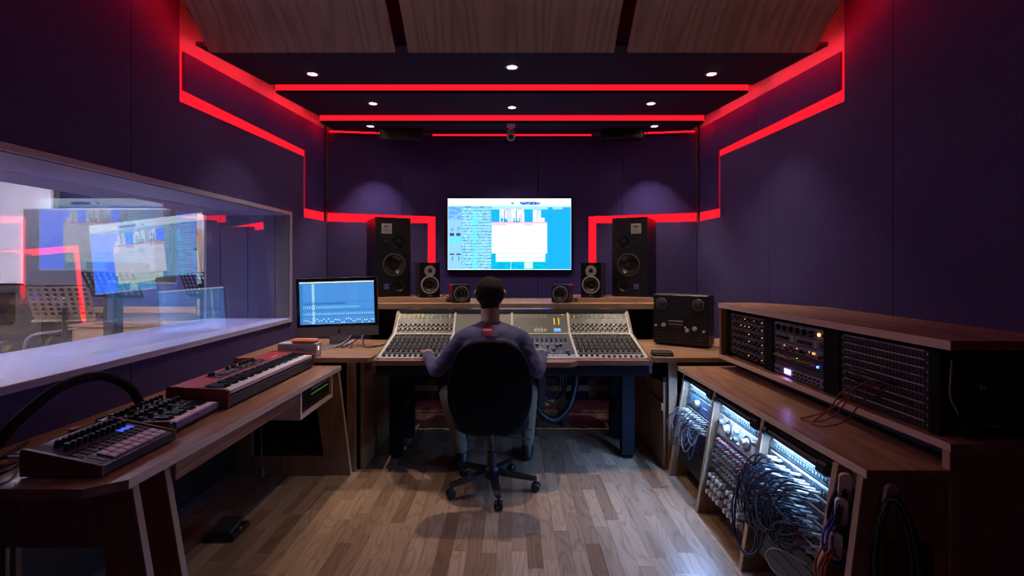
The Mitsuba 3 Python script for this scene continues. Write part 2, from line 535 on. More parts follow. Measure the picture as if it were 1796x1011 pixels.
# hung ceiling panels, stepping like a saw towards the front
SAW = [([(2.835, 2.737), (3.715, 2.837)], None), ([(3.80, 2.803), (4.62, 2.884)], None), ([(4.68, 2.828), (5.05, 2.864)], 1)]
for k, (ln, last) in enumerate(SAW):
    lab = ('nearest of the dark ceiling panels, with three downlights, next to the wood panels', 'middle dark ceiling panel between the two long red light bands', 'front-most dark ceiling panel, narrow, above the top of the front wall')[k]
    (ya, za), (yb, zb) = ln
    pr = Polygon([(ya, za), (yb, zb), (yb, zb + .03), (ya, za + .022)])
    c = struct('ceiling_panel', lab, 'ceiling panel')
    m = ext(pr, 3.7, fl(-1.85))
    if last:
        v = np.array(m.vertices)
        far = v[:, 1] > 5
        # the far edge follows the splayed front wall
        m = cat([m, ext([(-1.85, 5.05), (1.85, 5.05), (.83, 5.185), (-.83, 5.185)], .028, fz(2.864))])
    put(c, m, 'm_ceiling')
    zf = lambda y: za + (zb - za) * (y - ya) / (yb - ya)
# wooden clouds, curved
prof = spline([(2.845, 2.70), (2.74, 2.79), (2.6, 2.885), (2.3, 2.985), (1.9, 3.055), (1.3, 3.10), (.6, 3.11), (-1.4, 3.11)], 5)
d_ = np.gradient(prof, axis=0); d_ /= np.linalg.norm(d_, axis=1, keepdims=True)
top = prof + np.c_[d_[:, 1], -d_[:, 0]] * .028
for (xa, xb, lab) in ((-1.775, -.688, 'left of the three curved wooden ceiling panels'), (-.611, .60, 'middle of the three curved wooden ceiling panels'), (.68, 1.775, 'right of the three curved wooden ceiling panels')):
    m = ext(Polygon(np.vstack([prof, top[::-1]])), xb - xa, fl(xa))
    put(struct('ceiling_panel', lab + ', between black gaps', 'ceiling panel'), m, 'm_cloud', smooth=25)

# window to the live room
wn = struct('window_1', 'wide deep window in the left wall, looking into the live room', 'window')
y0, y1, z0, z1 = WIN
XB = -2.67
frm = sbox(y0 - .028, z0 - .03, y1 + .028, z1 + .028).difference(sbox(y0, z0, y1, z1))
part(wn, 'frame', ext(frm, .03, fl(-1.965)), 'm_satin', (.36, .33, .40), label='pale grey trim around the opening')
part(wn, 'sill', box(XB, -1.935, y0, y1, z0 - .03, z0 + .004, .003), 'm_sill', label='pale laminate sill')
part(wn, 'soffit', box(XB, -2.36, y0, y1, z1 - .004, z1 + .02), 'm_satin', (.22, .205, .36))
part(wn, 'soffit', box(-2.35, -1.965, y0, y1, z1 - .004, z1 + .02), 'm_satin', (.22, .205, .36))
for a, b in ((XB, -2.552), (-2.546, -2.313), (-2.307, -2.073)):
    part(wn, 'reveal_board', box(a, b, y1 - .006, y1 + .02, z0, z1), 'm_matte', (.13, .125, .23))
part(wn, 'reveal_board', box(-2.067, -1.955, y1 - .006, y1 + .02, z0, z1), 'm_matte', (.17, .16, .19))
part(wn, 'reveal_board', box(XB, -1.955, y0 - .02, y0, z0, z1), 'm_matte', (.13, .125, .23))
# two panes, the front one leaning
def pane(yaw, pitch, xq):
    n = np.array([math.cos(yaw) * math.cos(pitch), math.sin(yaw) * math.cos(pitch), math.sin(pitch)])
    q = np.array([xq, 3.5, 1.45])
    def at(y, z):
        return (q[0] - (n[1] * (y - q[1]) + n[2] * (z - q[2])) / n[0], y, z)
    return quad(at(y0, z0 + .004), at(y1 - .006, z0 + .004), at(y1 - .006, z1 - .004), at(y0, z1 - .004))
part(wn, 'glass_pane', pane(math.radians(-1.95), math.radians(3.02), -2.064), 'm_glass', uv=np.array([(0, 0), (1, 0), (1, 1), (0, 1.0)]))
part(wn, 'glass_pane', pane(0, 0, -2.22), 'm_glass', uv=np.array([(0, 0), (1, 0), (1, 1), (0, 1.0)]))

# the live room behind it
X0, X1, Y0, Y1 = -8.2, -2.68, -.5, 6.4
put(struct('floor_live_room', 'floor of the live room behind the window', 'floor'), box(X0, X1, Y0, Y1, -.03, 0), 'm_matte', (.30, .22, .16))
put(struct('ceiling_live_room', 'white ceiling of the live room', 'ceiling'), box(X0, X1, Y0, Y1, 3.0, 3.05), 'm_matte', (.7, .7, .72))
wb = struct('wall_live_room_back', 'far wall of the live room, white above and wooden below', 'wall')
part(wb, 'plaster', box(X0, X1, Y1, Y1 + .05, .0, 3.0), 'm_matte', (.62, .58, .57))
lw = struct('wall_live_room_left', 'white side wall of the live room', 'wall')
put(lw, box(X0 - .05, X0, Y0, Y1, 0, 3), 'm_matte', (.75, .73, .74))
put(struct('wall_live_room_near', 'wall of the live room towards the viewer', 'wall'), box(X0, X1, Y0 - .05, Y0, 0, 3), 'm_matte', (.6, .6, .62))
put(struct('wall_live_room_window', 'wall of the live room around the window', 'wall'), ext(sbox(Y0, 0, Y1, 3).difference(hole), .02, fl(-2.695)), 'm_matte', (.45, .45, .5))

# ------------------------------------------------------------------ light strips, downlights
def strip(label, meshes, rad, w=None, group=None):
    put(thing('led_strip', label, 'light strip', group), meshes, 'm_dark', emit=rad, weight=w)


c1 = tri(CHAN, fl(-1.984))
c2 = tri(CH_F, FW @ tr(0, 0, .001))
strip('glowing red light channel stepping down the left wall from the ceiling', [c1], L_RED, 1.5)
strip('glowing red light channel stepping down the right wall from the ceiling', [moved(c1, MIR)], L_RED, 1.5)
strip('red light channel turning down behind the left speakers on the front wall', [c2], L_RED)
strip('red light channel turning down behind the right speakers on the front wall', [moved(c2, MIR)], L_RED)
fyq = lambda x0, x1, y, za, zb: quad((x0, y, za), (x1, y, za), (x1, y, zb), (x0, y, zb))
strip('long red light band across the ceiling, the nearer and wider one', fyq(-1.86, 1.86, 3.812, 2.815, 2.885), L_RED)
strip('second long red light band across the ceiling, behind the nearer one', fyq(-1.86, 1.86, 4.692, 2.84, 2.935), L_RED)
strip('thin red light line along the top of the middle front wall', fyq(-.86, .86, 5.246, 2.853, 2.872), L_RED, .4)
for s, nm in ((-1, 'left'), (1, 'right')):
    q = quad(*[(FW @ np.array([a, b, .037, 1]))[:3] for a, b in ((.02, 2.853), (.68, 2.853), (.68, 2.872), (.02, 2.872))])
    strip(f'short thin red light line at the top of the {nm} front wall', moved(q, MIR) if s > 0 else q, L_RED, .3)
# cove lights behind the long edges of the hung ceiling
cv = []
for x, seg in ((-1.7785, [(-1.4, 3.124), (.6, 3.124), (1.2, 3.115), (1.9, 3.069), (2.3, 2.999), (2.6, 2.899), (2.74, 2.804), (2.838, 2.716)]), (-1.853, [(2.842, 2.75), (3.712, 2.85)]), (-1.853, [(3.80, 2.815), (4.62, 2.898)]), (-1.853, [(4.68, 2.842), (5.04, 2.877)])):
    for (ya, za), (yb, zb) in zip(seg[:-1], seg[1:]):
        cv.append(quad((x, ya, za - .006), (x, ya, za + .006), (x, yb, zb + .006), (x, yb, zb - .006)))
cv = cat(cv)
strip('red light strip hidden in the cove along the left edge of the ceiling', cv, L_COVE, 1.5)
strip('red light strip hidden in the cove along the right edge of the ceiling', moved(cv, MIR), L_COVE, 1.5)

SPOTS = [(-1.404, 3.41, 2.802, 'left downlight of the row nearest the wooden ceiling'), (0, 3.248, 2.784, 'middle downlight of the row nearest the wooden ceiling'), (1.404, 3.41, 2.802, 'right downlight of the row nearest the wooden ceiling'),
         (-1.186, 4.133, 2.836, 'left downlight between the two long red bands'), (0, 4.28, 2.851, 'middle downlight between the two long red bands'), (1.186, 4.133, 2.836, 'right downlight between the two long red bands'),
         (-1.41, 4.83, 2.843, 'left downlight close to the front wall'), (1.42, 4.83, 2.843, 'right downlight close to the front wall')]
for i, (x, y, z, lab) in enumerate(SPOTS):
    t = thing('downlight', 'small bright ' + lab, 'downlight', 'downlights in the ceiling panels')
    part(t, 'trim_ring', moved(lathe([(.034, -.006), (.046, -.006), (.049, .004), (.034, .004), (.034, -.006)], 20), tr(x, y, z)), 'm_satin', (.10, .10, .10))
    part(t, 'lamp', moved(moved(cyl(.033, .004, 16), rot((1, 0, 0), 180)), tr(x, y, z - .001)), 'm_dark', emit=(60, 52, 42), weight=.05)
    k = (.8, 1.0, .8, 1.0, .9, 1.0, .8, .8)[i]
    scene[f'{t}_light'] = {'type': 'spot', 'to_world': TF().look_at(origin=[x, y, z - .012], target=[x, y + (.9 if i == 4 else 0), 0], up=[0, 1, 0]), 'cutoff_angle': 44 if i < 6 else 36, 'beam_width': 6 if i < 6 else 24,
                           'intensity': {'type': 'rgb', 'value': [float(I_SPOT * k * c) for c in C_SPOT]}, 'sampling_weight': 1.6}
# live room lamp
for k, (a, b) in enumerate(((-6.6, 2.2), (-4.4, 4.4))):
    t = thing('ceiling_light', ('ceiling light panel of the live room, far one', 'ceiling light panel of the live room, near one')[k], 'ceiling light')
    part(t, 'frame', box(a - .62, a + .62, b - .62, b + .62, 2.975, 3.0), 'm_matte', (.6, .6, .6))
    part(t, 'diffuser', quad((a - .6, b - .6, 2.974), (a - .6, b + .6, 2.974), (a + .6, b + .6, 2.974), (a + .6, b - .6, 2.974)), 'm_dark', emit=[L_LIVE * c for c in (.84, .83, 1.18)], weight=1.5)
# surveillance camera hanging from the ceiling
cx, cy, cz = -.01, 4.75, 2.834
t = thing('security_camera', 'white security camera hanging from the dark ceiling above the big screen', 'camera')
part(t, 'base', moved(lathe([(0, -.03), (.035, -.03), (.042, -.018), (.042, 0), (0, 0)], 18), tr(cx, cy, cz)), 'm_satin', (.72, .68, .70), 30)
part(t, 'arm', tube([(cx, cy, cz - .02), (cx, cy - .005, cz - .05), (cx, cy - .02, cz - .075)], .014, 8), 'm_satin', (.72, .68, .70), 40)
F = fr((cx, cy - .02, cz - .105), (1, 0, 0), np.cross((0, -.72, -.69), (1, 0, 0)))
part(t, 'body', moved(lathe([(0, -.075), (.030, -.07), (.040, -.03), (.042, .05), (.036, .055), (.034, .045), (0, .045)], 20), F), 'm_satin', (.72, .68, .70), 35)
part(t, 'lens', moved(lathe([(0, .03), (.028, .046), (.012, .052), (0, .052)], 16), F), 'm_gloss', (.01, .01, .012), 35)
# black boxes at the top of the front wall
for s, nm in ((-1, 'left'), (1, 'right')):
    t = thing('black_box', f'black metal box hung high on the front wall, {nm} of the security camera', 'box')
    F = fr((s * 1.135, 5.0, 2.79), (1, -s * .13, 0), (0, s * .13, 1))
    part(t, 'housing', moved(box(-.205, .205, -.045, .07, -.05, .05, .006), F @ rot((1, 0, 0), 90) @ rot((1, 0, 0), -90)), 'm_satin', (.006, .006, .007))
    for xx in (-.215, .215):
        part(t, 'bracket', moved(box(xx - .006, xx + .006, -.02, .09, -.03, .03, .002), F), 'm_satin', (.05, .05, .05))
    part(t, 'cable', tube(spline([(s * 1.3, 5.0, 2.77), (s * 1.34, 4.98, 2.73), (s * 1.38, 5.0, 2.78), (s * 1.4, 5.02, 2.85)], 5), .005, 5), 'm_matte', K)

# ------------------------------------------------------------------ live room things
XR = lambda u, Y: (u - 898) / FOC * Y
t = thing('flat_screen', 'large grey switched-off screen on a stand in the live room, seen through the window', 'television')
part(t, 'panel', box(-5.05, -3.50, 5.0, 5.05, 1.245, 2.04, .008), 'm_satin', (.12, .12, .12))
part(t, 'display', box(-5.03, -3.52, 4.996, 5.0, 1.275, 2.02), 'm_gloss', (.09, .09, .095))
part(t, 'pole', box(-4.26, -4.10, 5.04, 5.12, .05, 1.7, .01), 'm_satin', (.05, .05, .055))
part(t, 'base', box(-4.75, -3.6, 4.92, 5.3, .0, .06, .01), 'm_satin', (.04, .04, .045))


def music_stand(lab, pos, w, h, yaw, tilt, col, dark):
    t = thing('music_stand', lab, 'music stand')
    F = tr(*pos) @ rot((0, 0, 1), yaw) @ rot((1, 0, 0), tilt)
    p = rounded(w, h, .025)
    nx, ny = 8, 6
    for i in range(nx):
        for j in range(ny):
            p = p.difference(affinity.translate(Polygon([(math.cos(a) * .017, math.sin(a) * .017) for a in np.arange(8) * math.pi / 4]), (i - (nx - 1) / 2) * w / nx * .96, (j - (ny - 1) / 2 + .25) * h / ny * .9))
    part(t, 'desk', ext(p, .003, F @ fr((0, 0, 0), (1, 0, 0), (0, 0, 1))), 'm_satin', col)
    part(t, 'ledge', moved(box(-w / 2, w / 2, -.045, 0, -h / 2 - .004, -h / 2, .001), F), 'm_satin', col)
    part(t, 'clamp', moved(box(-.045, .045, .003, .05, -.05, .03, .012), F), 'm_satin', K2)
    x, y, z = pos
    part(t, 'pole', tube([(x, y + .03, z - .03), (x, y + .03, .1)], .018, 10), 'm_satin', dark)
    for a in (90, 210, 330):
        part(t, 'leg', tube([(x, y + .03, .14), (x + .28 * math.cos(math.radians(a)), y + .03 + .28 * math.sin(math.radians(a)), .012)], .009, 6), 'm_satin', dark)


music_stand('tan music stand with a round-holed desk in front of the big grey screen', (-3.72, 4.0, 1.14), .44, .29, 14, 22, (.46, .35, .24), K2)
music_stand('black perforated music stand behind the screen reflections, right of the tan one', (-3.75, 4.55, 1.27), .56, .27, -8, 26, (.03, .03, .035), K2)
music_stand('black perforated music stand at the right edge of the live room view', (-3.06, 4.75, 1.265), .36, .27, -8, 26, (.02, .02, .022), K2)
t = thing('acoustic_panel', 'large dark blue acoustic panel on the far wall of the live room', 'wall panel')
for a, b in ((-5.90, -5.25), (-5.24, -4.62), (-4.61, -4.12)):
    part(t, 'board', box(a, b, 6.32, 6.395, .92, 2.6, .004), 'm_matte', (.085, .08, .22))
part(t, 'trim', box(-4.115, -4.02, 6.32, 6.395, .80, 2.6, .004), 'm_live_wood')
part(t, 'trim', box(-5.90, -4.12, 6.32, 6.395, .83, .915, .004), 'm_live_wood')
t = thing('column', 'white upright column at the right edge of the live room view', 'column')
put(t, box(-3.30, -3.20, 5.15, 5.3, 0, 3.0, .006), 'm_matte', (.68, .66, .66))
t = thing('low_cabinet', 'low light wood cabinet along the far wall of the live room', 'cabinet')
part(t, 'body', box(-5.36, -3.75, 5.9, 6.31, 0, .70, .006), 'm_live_wood')
part(t, 'top', box(-5.38, -3.73, 5.87, 6.31, .70, .73, .004), 'm_live_wood')
for k in range(3):
    part(t, 'door', box(-5.34 + k * .53, -4.82 + k * .53, 5.885, 5.9, .05, .68, .003), 'm_live_wood')
t = thing('white_board', 'tall white board on the left of the live room', 'board')
put(t, box(-7.9, -5.35, 5.62, 5.66, 1.24, 2.95, .006), 'm_matte', (.74, .71, .70))
t = thing('dark_cabinet', 'dark cupboard below the white board in the live room', 'cabinet')
part(t, 'body', box(-7.9, -5.42, 5.62, 6.1, 0, 1.22, .006), 'm_satin', (.035, .03, .028))
for k in range(3):
    part(t, 'door', box(-7.88 + k * .82, -7.08 + k * .82, 5.6, 5.62, .06, 1.2, .004), 'm_satin', (.04, .033, .03))
t = thing('studio_chair', 'black chair with a chrome arm standing in the live room by the dark cupboard', 'chair')
part(t, 'backrest', box(-4.75, -4.36, 4.22, 4.28, .93, 1.24, .03), 'm_matte', K)
part(t, 'seat', box(-4.8, -4.35, 4.25, 4.7, .44, .53, .03), 'm_matte', K)
part(t, 'armrest', tube(spline([(-4.33, 4.3, .52), (-4.30, 4.3, .8), (-4.22, 4.5, .84), (-4.22, 4.7, .84)], 5), .012, 6), 'm_metal', (.6, .6, .6))
part(t, 'post', moved(cyl(.03, .4, 10), tr(-4.57, 4.45, .05)), 'm_metal', (.3, .3, .3))
part(t, 'foot', moved(cyl(.27, .04, 16, .1), tr(-4.57, 4.45, 0)), 'm_satin', K)

# ------------------------------------------------------------------ desks, wings, shelf
PLY = (.47, .34, .235)


def trap(y, th, xs, hole_=None):
    """upright board across the desk; xs: outline in (X, Z)"""
    p = Polygon(xs)
    if hole_:
        p = p.difference(Polygon(hole_))
    return ext(p, th, fr((0, y + th, 0), (1, 0, 0), (0, 0, 1)))


def edge_strip(parent, y, th, a, b, s=1):
    """pale edge of a board, from (x, z) to (x, z)"""
    (xa, za), (xb, zb) = a, b
    m = ext([(xa, za), (xa + .006 * s, za), (xb + .006 * s, zb), (xb, zb)], th, fr((0, y + th, 0), (1, 0, 0), (0, 0, 1)))
    part(parent, 'edge', m, 'm_satin', PLY)


XW = 1.948
# left desk
d = thing('desk', 'long wooden desk under the window, carrying the red keyboard and the grooveboxes', 'desk')
top_l = Polygon([(-XW, 1.515), (-1.345, 1.515), (-1.253, 1.582), (-1.195, 3.385), (-XW, 3.385)])
part(d, 'desktop', ext(top_l, .032, fz(.718)), 'm_wood_y')
part(d, 'edge', ext([(-1.2535, 1.582), (-1.2505, 1.582), (-1.1925, 3.385), (-1.1955, 3.385)], .030, fz(.719)), 'm_ply', label='pale plywood front edge')
# near leg: two boards with a slot between them
for y in (1.63, 1.78):
    part(d, 'side_panel', trap(y, .028, [(-XW, 0), (-1.165, 0), (-1.285, .716), (-XW, .716)], [(-1.86, .07), (-1.35, .07), (-1.37, .50), (-1.86, .50)]), 'm_wood_z')
    edge_strip(d, y, .028, (-1.165, 0), (-1.285, .716))
part(d, 'upright', box(-1.86, -1.835, 1.66, 1.68, 0, .716), 'm_wood_z')
part(d, 'upright', box(-1.72, -1.70, 1.66, 1.68, 0, .716), 'm_wood_z')
part(d, 'side_panel', trap(3.345, .028, [(-XW, 0), (-1.118, 0), (-1.205, .716), (-XW, .716)], [(-1.80, .13), (-1.30, .13), (-1.36, .56), (-1.80, .56)]), 'm_wood_z')
edge_strip(d, 3.345, .028, (-1.118, 0), (-1.205, .716))
part(d, 'back_board', box(-1.92, -1.90, 1.8, 3.34, .05, .55), 'm_satin', (.02, .018, .018))
part(d, 'apron', box(-1.275, -1.255, 1.81, 2.83, .645, .717, .002), 'm_wood_y')
t = part(d, 'rack_box', cat([box(-1.75, -1.235, 2.83, 2.85, .545, .717), box(-1.75, -1.235, 3.318, 3.34, .545, .717), box(-1.75, -1.235, 2.83, 3.34, .545, .565)]), 'm_ply', label='plywood box hung under the desk')
t = thing('audio_interface', 'black rack device with a row of green lights hung under the left desk', 'audio device')
part(t, 'body', box(-1.70, -1.25, 2.855, 3.312, .57, .706, .003), 'm_satin', K)
FD = fr((-1.249, 3.085, .66), (0, 1, 0), (0, 0, 1))
part(t, 'label_strip', moved(box(-.07, .21, .012, .026, 0, .002), FD), 'm_satin', (.34, .33, .36))
part(t, 'knob', cat([moved(cyl(.008, .012, 10), FD @ tr(-.2 + k * .035, -.045, 0)) for k in range(8)]), 'm_satin', K2, kind='stuff')
part(t, 'green_light', cat([moved(box(-.0022, .0022, -.002, .002, 0, .002), FD @ tr(-.065 + k * .017, -.012, 0)) for k in range(16)]), 'm_dark', emit=(.10, .30, .04), weight=.03, kind='stuff')

# right desk: racks below
d2 = thing('rack_desk', 'wooden desk with three open equipment bays along the right wall', 'desk')
top_r = Polygon([(1.155, 3.37), (1.213, 1.655), (1.55, 1.655), (1.55, 3.37)])
part(d2, 'desktop', ext(top_r, .03, fz(.72)), 'm_wood_y')
part(d2, 'edge', ext([(1.1525, 3.37), (1.2105, 1.655), (1.2135, 1.655), (1.1555, 3.37)], .029, fz(.7205)), 'm_ply', label='pale plywood front edge')
XF = lambda z: 1.088 + .155 * z                     # slanting front of the bays
DIV = (3.335, 2.835, 2.292, 1.775)
for y in DIV:
    part(d2, 'divider', trap(y, .028, [(XF(0), 0), (1.55, 0), (1.55, .719), (XF(.719), .719)]), 'm_wood_z')
    edge_strip(d2, y, .028, (XF(0), 0), (XF(.719), .719), -1)
part(d2, 'end_panel', trap(1.662, .028, [(XF(.0) + .03, 0), (1.52, 0), (1.52, .719), (XF(.719) + .01, .719)], [(1.28, .06), (1.45, .06), (1.45, .50), (1.28, .50)]), 'm_wood_z')
edge_strip(d2, 1.662, .028, (XF(0) + .03, 0), (XF(.719) + .01, .719), -1)
part(d2, 'back_board', box(1.535, 1.55, 1.69, 3.33, .02, .719), 'm_satin', (.012, .012, .013))
part(d2, 'slot_board', box(1.245, 1.26, 1.69, 1.775, 0, .719), 'm_wood_z')

# upper housing behind it
h = thing('rack_housing', 'long low wooden housing with three bays of lit equipment above the right desk', 'rack')
hx = lambda y: 1.435 + (3.345 - y) * .035
top_h = Polygon([(1.43, 3.355), (1.50, 1.655), (XW, 1.655), (XW, 3.0), (1.72, 3.355)])
part(h, 'top_board', ext(top_h, .034, fz(1.158)), 'm_wood_y')
part(h, 'edge', ext([(1.4275, 3.355), (1.4975, 1.655), (1.5005, 1.655), (1.4305, 3.355)], .032, fz(1.159)), 'm_ply', label='pale plywood front edge')
part(h, 'bottom_board', ext(top_h, .028, fz(.812)), 'm_wood_y')
part(h, 'edge', ext([(1.4275, 3.355), (1.4975, 1.655), (1.5005, 1.655), (1.4305, 3.355)], .027, fz(.8125)), 'm_ply', label='pale plywood front edge')
part(h, 'end_board', box(1.435, 1.72, 3.325, 3.353, .84, 1.158), 'm_wood_z')
part(h, 'plinth', ext([(1.555, 3.2), (1.60, 1.70), (1.90, 1.70), (1.90, 3.2)], .06, fz(.752)), 'm_satin', (.035, .05, .085))
part(h, 'back_board', box(1.90, 1.92, 1.70, 3.0, .84, 1.158), 'm_satin', (.01, .01, .01))
part(h, 'side_cabinet', box(1.575, 1.94, 1.69, 3.2, 0, .75), 'm_satin', (.016, .012, .012))
part(h, 'side_panel', box(1.50, 1.94, 1.655, 1.685, 0, .811), 'm_wood_z')
part(h, 'edge', box(1.495, 1.5, 1.655, 1.685, 0, .811), 'm_satin', PLY)
HB = [(3.325, 2.845), (2.795, 2.325), (2.265, 1.755)]
for a, b in ((3.325, 3.28), (2.86, 2.77), (2.345, 2.235), (1.775, 1.73)):
    ym = (a + b) / 2
    part(h, 'post', box(hx(ym) + .035, hx(ym) + .055, b, a, .84, 1.158), 'm_matte', (.008, .008, .010))

# wings beside the console
for s, nm, lab in ((-1, 'left', 'wooden side table left of the mixing console, under the computer'), (1, 'right', 'wooden side table right of the mixing console, under the tape machine')):
    t = thing('side_table', lab, 'table')
    p = Polygon([(s * XW, 3.41), (s * 1.005, 3.41), (s * .985, 3.47), (s * 1.03, 4.235), (s * XW, 4.335)])
    part(t, 'tabletop', ext(p, .034, fz(.766)), 'm_wood_x')
    part(t, 'edge', box(s * XW, s * 1.005, 3.406, 3.41, .767, .799), 'm_satin', (.34, .22, .14), label='pale front edge')
    part(t, 'side_panel', ext([(3.44, 0), (4.4, 0), (4.4, .5), (3.44, .62)] if s > 0 else [(3.44, 0), (4.4, 0), (4.4, .764), (3.44, .764)], .026, fl(s * 1.075)), 'm_wood_z')
    part(t, 'front_panel', box(s * 1.10, s * 1.16, 3.40, 3.425, 0, .764), 'm_wood_z')
    part(t, 'rail', box(s * 1.06, s * 1.074, 3.44, 4.3, .42, .47), 'm_satin', (.22, .13, .07))
    part(t, 'back_panel', box(s * 1.15, s * XW, 4.24, 4.27, 0, .764), 'm_satin', (.012, .011, .012))
t = thing('power_supply', 'black device with an orange light under the right side table', 'audio device')
part(t, 'body', box(1.12, 1.35, 3.62, 3.95, .5, .62, .004), 'm_satin', K)
part(t, 'light', box(1.125, 1.145, 3.612, 3.62, .575, .582), 'm_dark', emit=(3, .9, .2), weight=.03)
part(t, 'shelf', box(1.102, 1.4, 3.6, 4.0, .48, .498), 'm_wood_x')

# speaker shelf
t = thing('speaker_shelf', 'long wooden shelf behind the mixing console, carrying the speakers', 'shelf')
part(t, 'board', ext([(-1.30, 4.25), (1.29, 4.25), (1.29, 4.95), (-1.30, 4.95)], .048, fz(1.067)), 'm_wood_x')
part(t, 'edge', box(-1.30, 1.29, 4.247, 4.25, 1.068, 1.114), 'm_satin', (.42, .28, .185), label='pale front edge')
part(t, 'plinth_board', ext([(-1.30, 4.40), (-.60, 4.40), (-.57, 4.43), (-.57, 4.95), (-1.30, 4.95)], .037, fz(1.116)), 'm_wood_x')
part(t, 'edge', box(-1.30, -.60, 4.397, 4.40, 1.117, 1.152), 'm_satin', (.42, .28, .185))
part(t, 'plinth_board', ext([(1.29, 4.40), (.60, 4.40), (.57, 4.43), (.57, 4.95), (1.29, 4.95)], .037, fz(1.116)), 'm_wood_x')
part(t, 'edge', box(.60, 1.29, 4.397, 4.40, 1.117, 1.152), 'm_satin', (.42, .28, .185))
for x in (-1.29, -.45, .45, 1.255):
    part(t, 'support', box(x, x + .03, 4.34, 4.9, 0, 1.066), 'm_satin', (.013, .012, .014))
part(t, 'back_panel', box(-1.28, 1.27, 4.7, 4.72, .35, 1.066), 'm_satin', (.012, .011, .013))
part(t, 'foot_rail', box(-1.28, 1.27, 4.36, 4.4, .32, .37), 'm_satin', (.25, .14, .08))

# ------------------------------------------------------------------ mixing console
c = thing('mixing_console', 'large analogue mixing console with pale metal ribs and a wooden arm rest', 'mixing console')
XL, XRR = -.955, .965
ARM = [(-.98, 3.40), (-.50, 3.40), (-.44, 3.335), (.40, 3.335), (.46, 3.40), (.985, 3.40), (.985, 3.465), (-.98, 3.465)]
m = ext(Polygon(ARM).buffer(.008).buffer(-.004), .034, fz(.748))
part(c, 'arm_rest', m, 'm_satin', (.27, .14, .085), label='brown wooden arm rest, deeper in the middle')
part(c, 'front_beam', box(-.97, .975, 3.415, 3.45, .672, .746, .004), 'm_matte', (.010, .010, .017), label='dark metal beam below the arm rest')
A0, A1 = np.array([3.465, .784]), np.array([3.955, .888])
B0, B1 = A1, np.array([4.13, 1.052])
body = [(3.465, .70), (3.465, .776), (3.955, .880), (4.135, 1.046), (4.20, 1.05), (4.235, 1.0), (4.235, .70)]
part(c, 'housing', ext(body, XRR - XL, fl(XL)), 'm_satin', (.05, .05, .052))
lip = ext(Polygon([(4.115, 1.045), (4.13, 1.073), (4.16, 1.082), (4.20, 1.075), (4.20, 1.05), (4.15, 1.04)]).buffer(.004), XRR - XL + .03, fl(XL - .015))
part(c, 'top_lip', lip, 'm_gloss', (.03, .03, .032), label='rounded black top edge')


def lf(x, p, q, off=0.0):
    """frame on a sloping face: x across, y up the slope, z out"""
    d_ = (q - p) / np.linalg.norm(q - p)
    y = np.array([0, d_[0], d_[1]])
    f = fr((x, p[0], p[1]), (1, 0, 0), y)
    return f @ tr(0, 0, off)


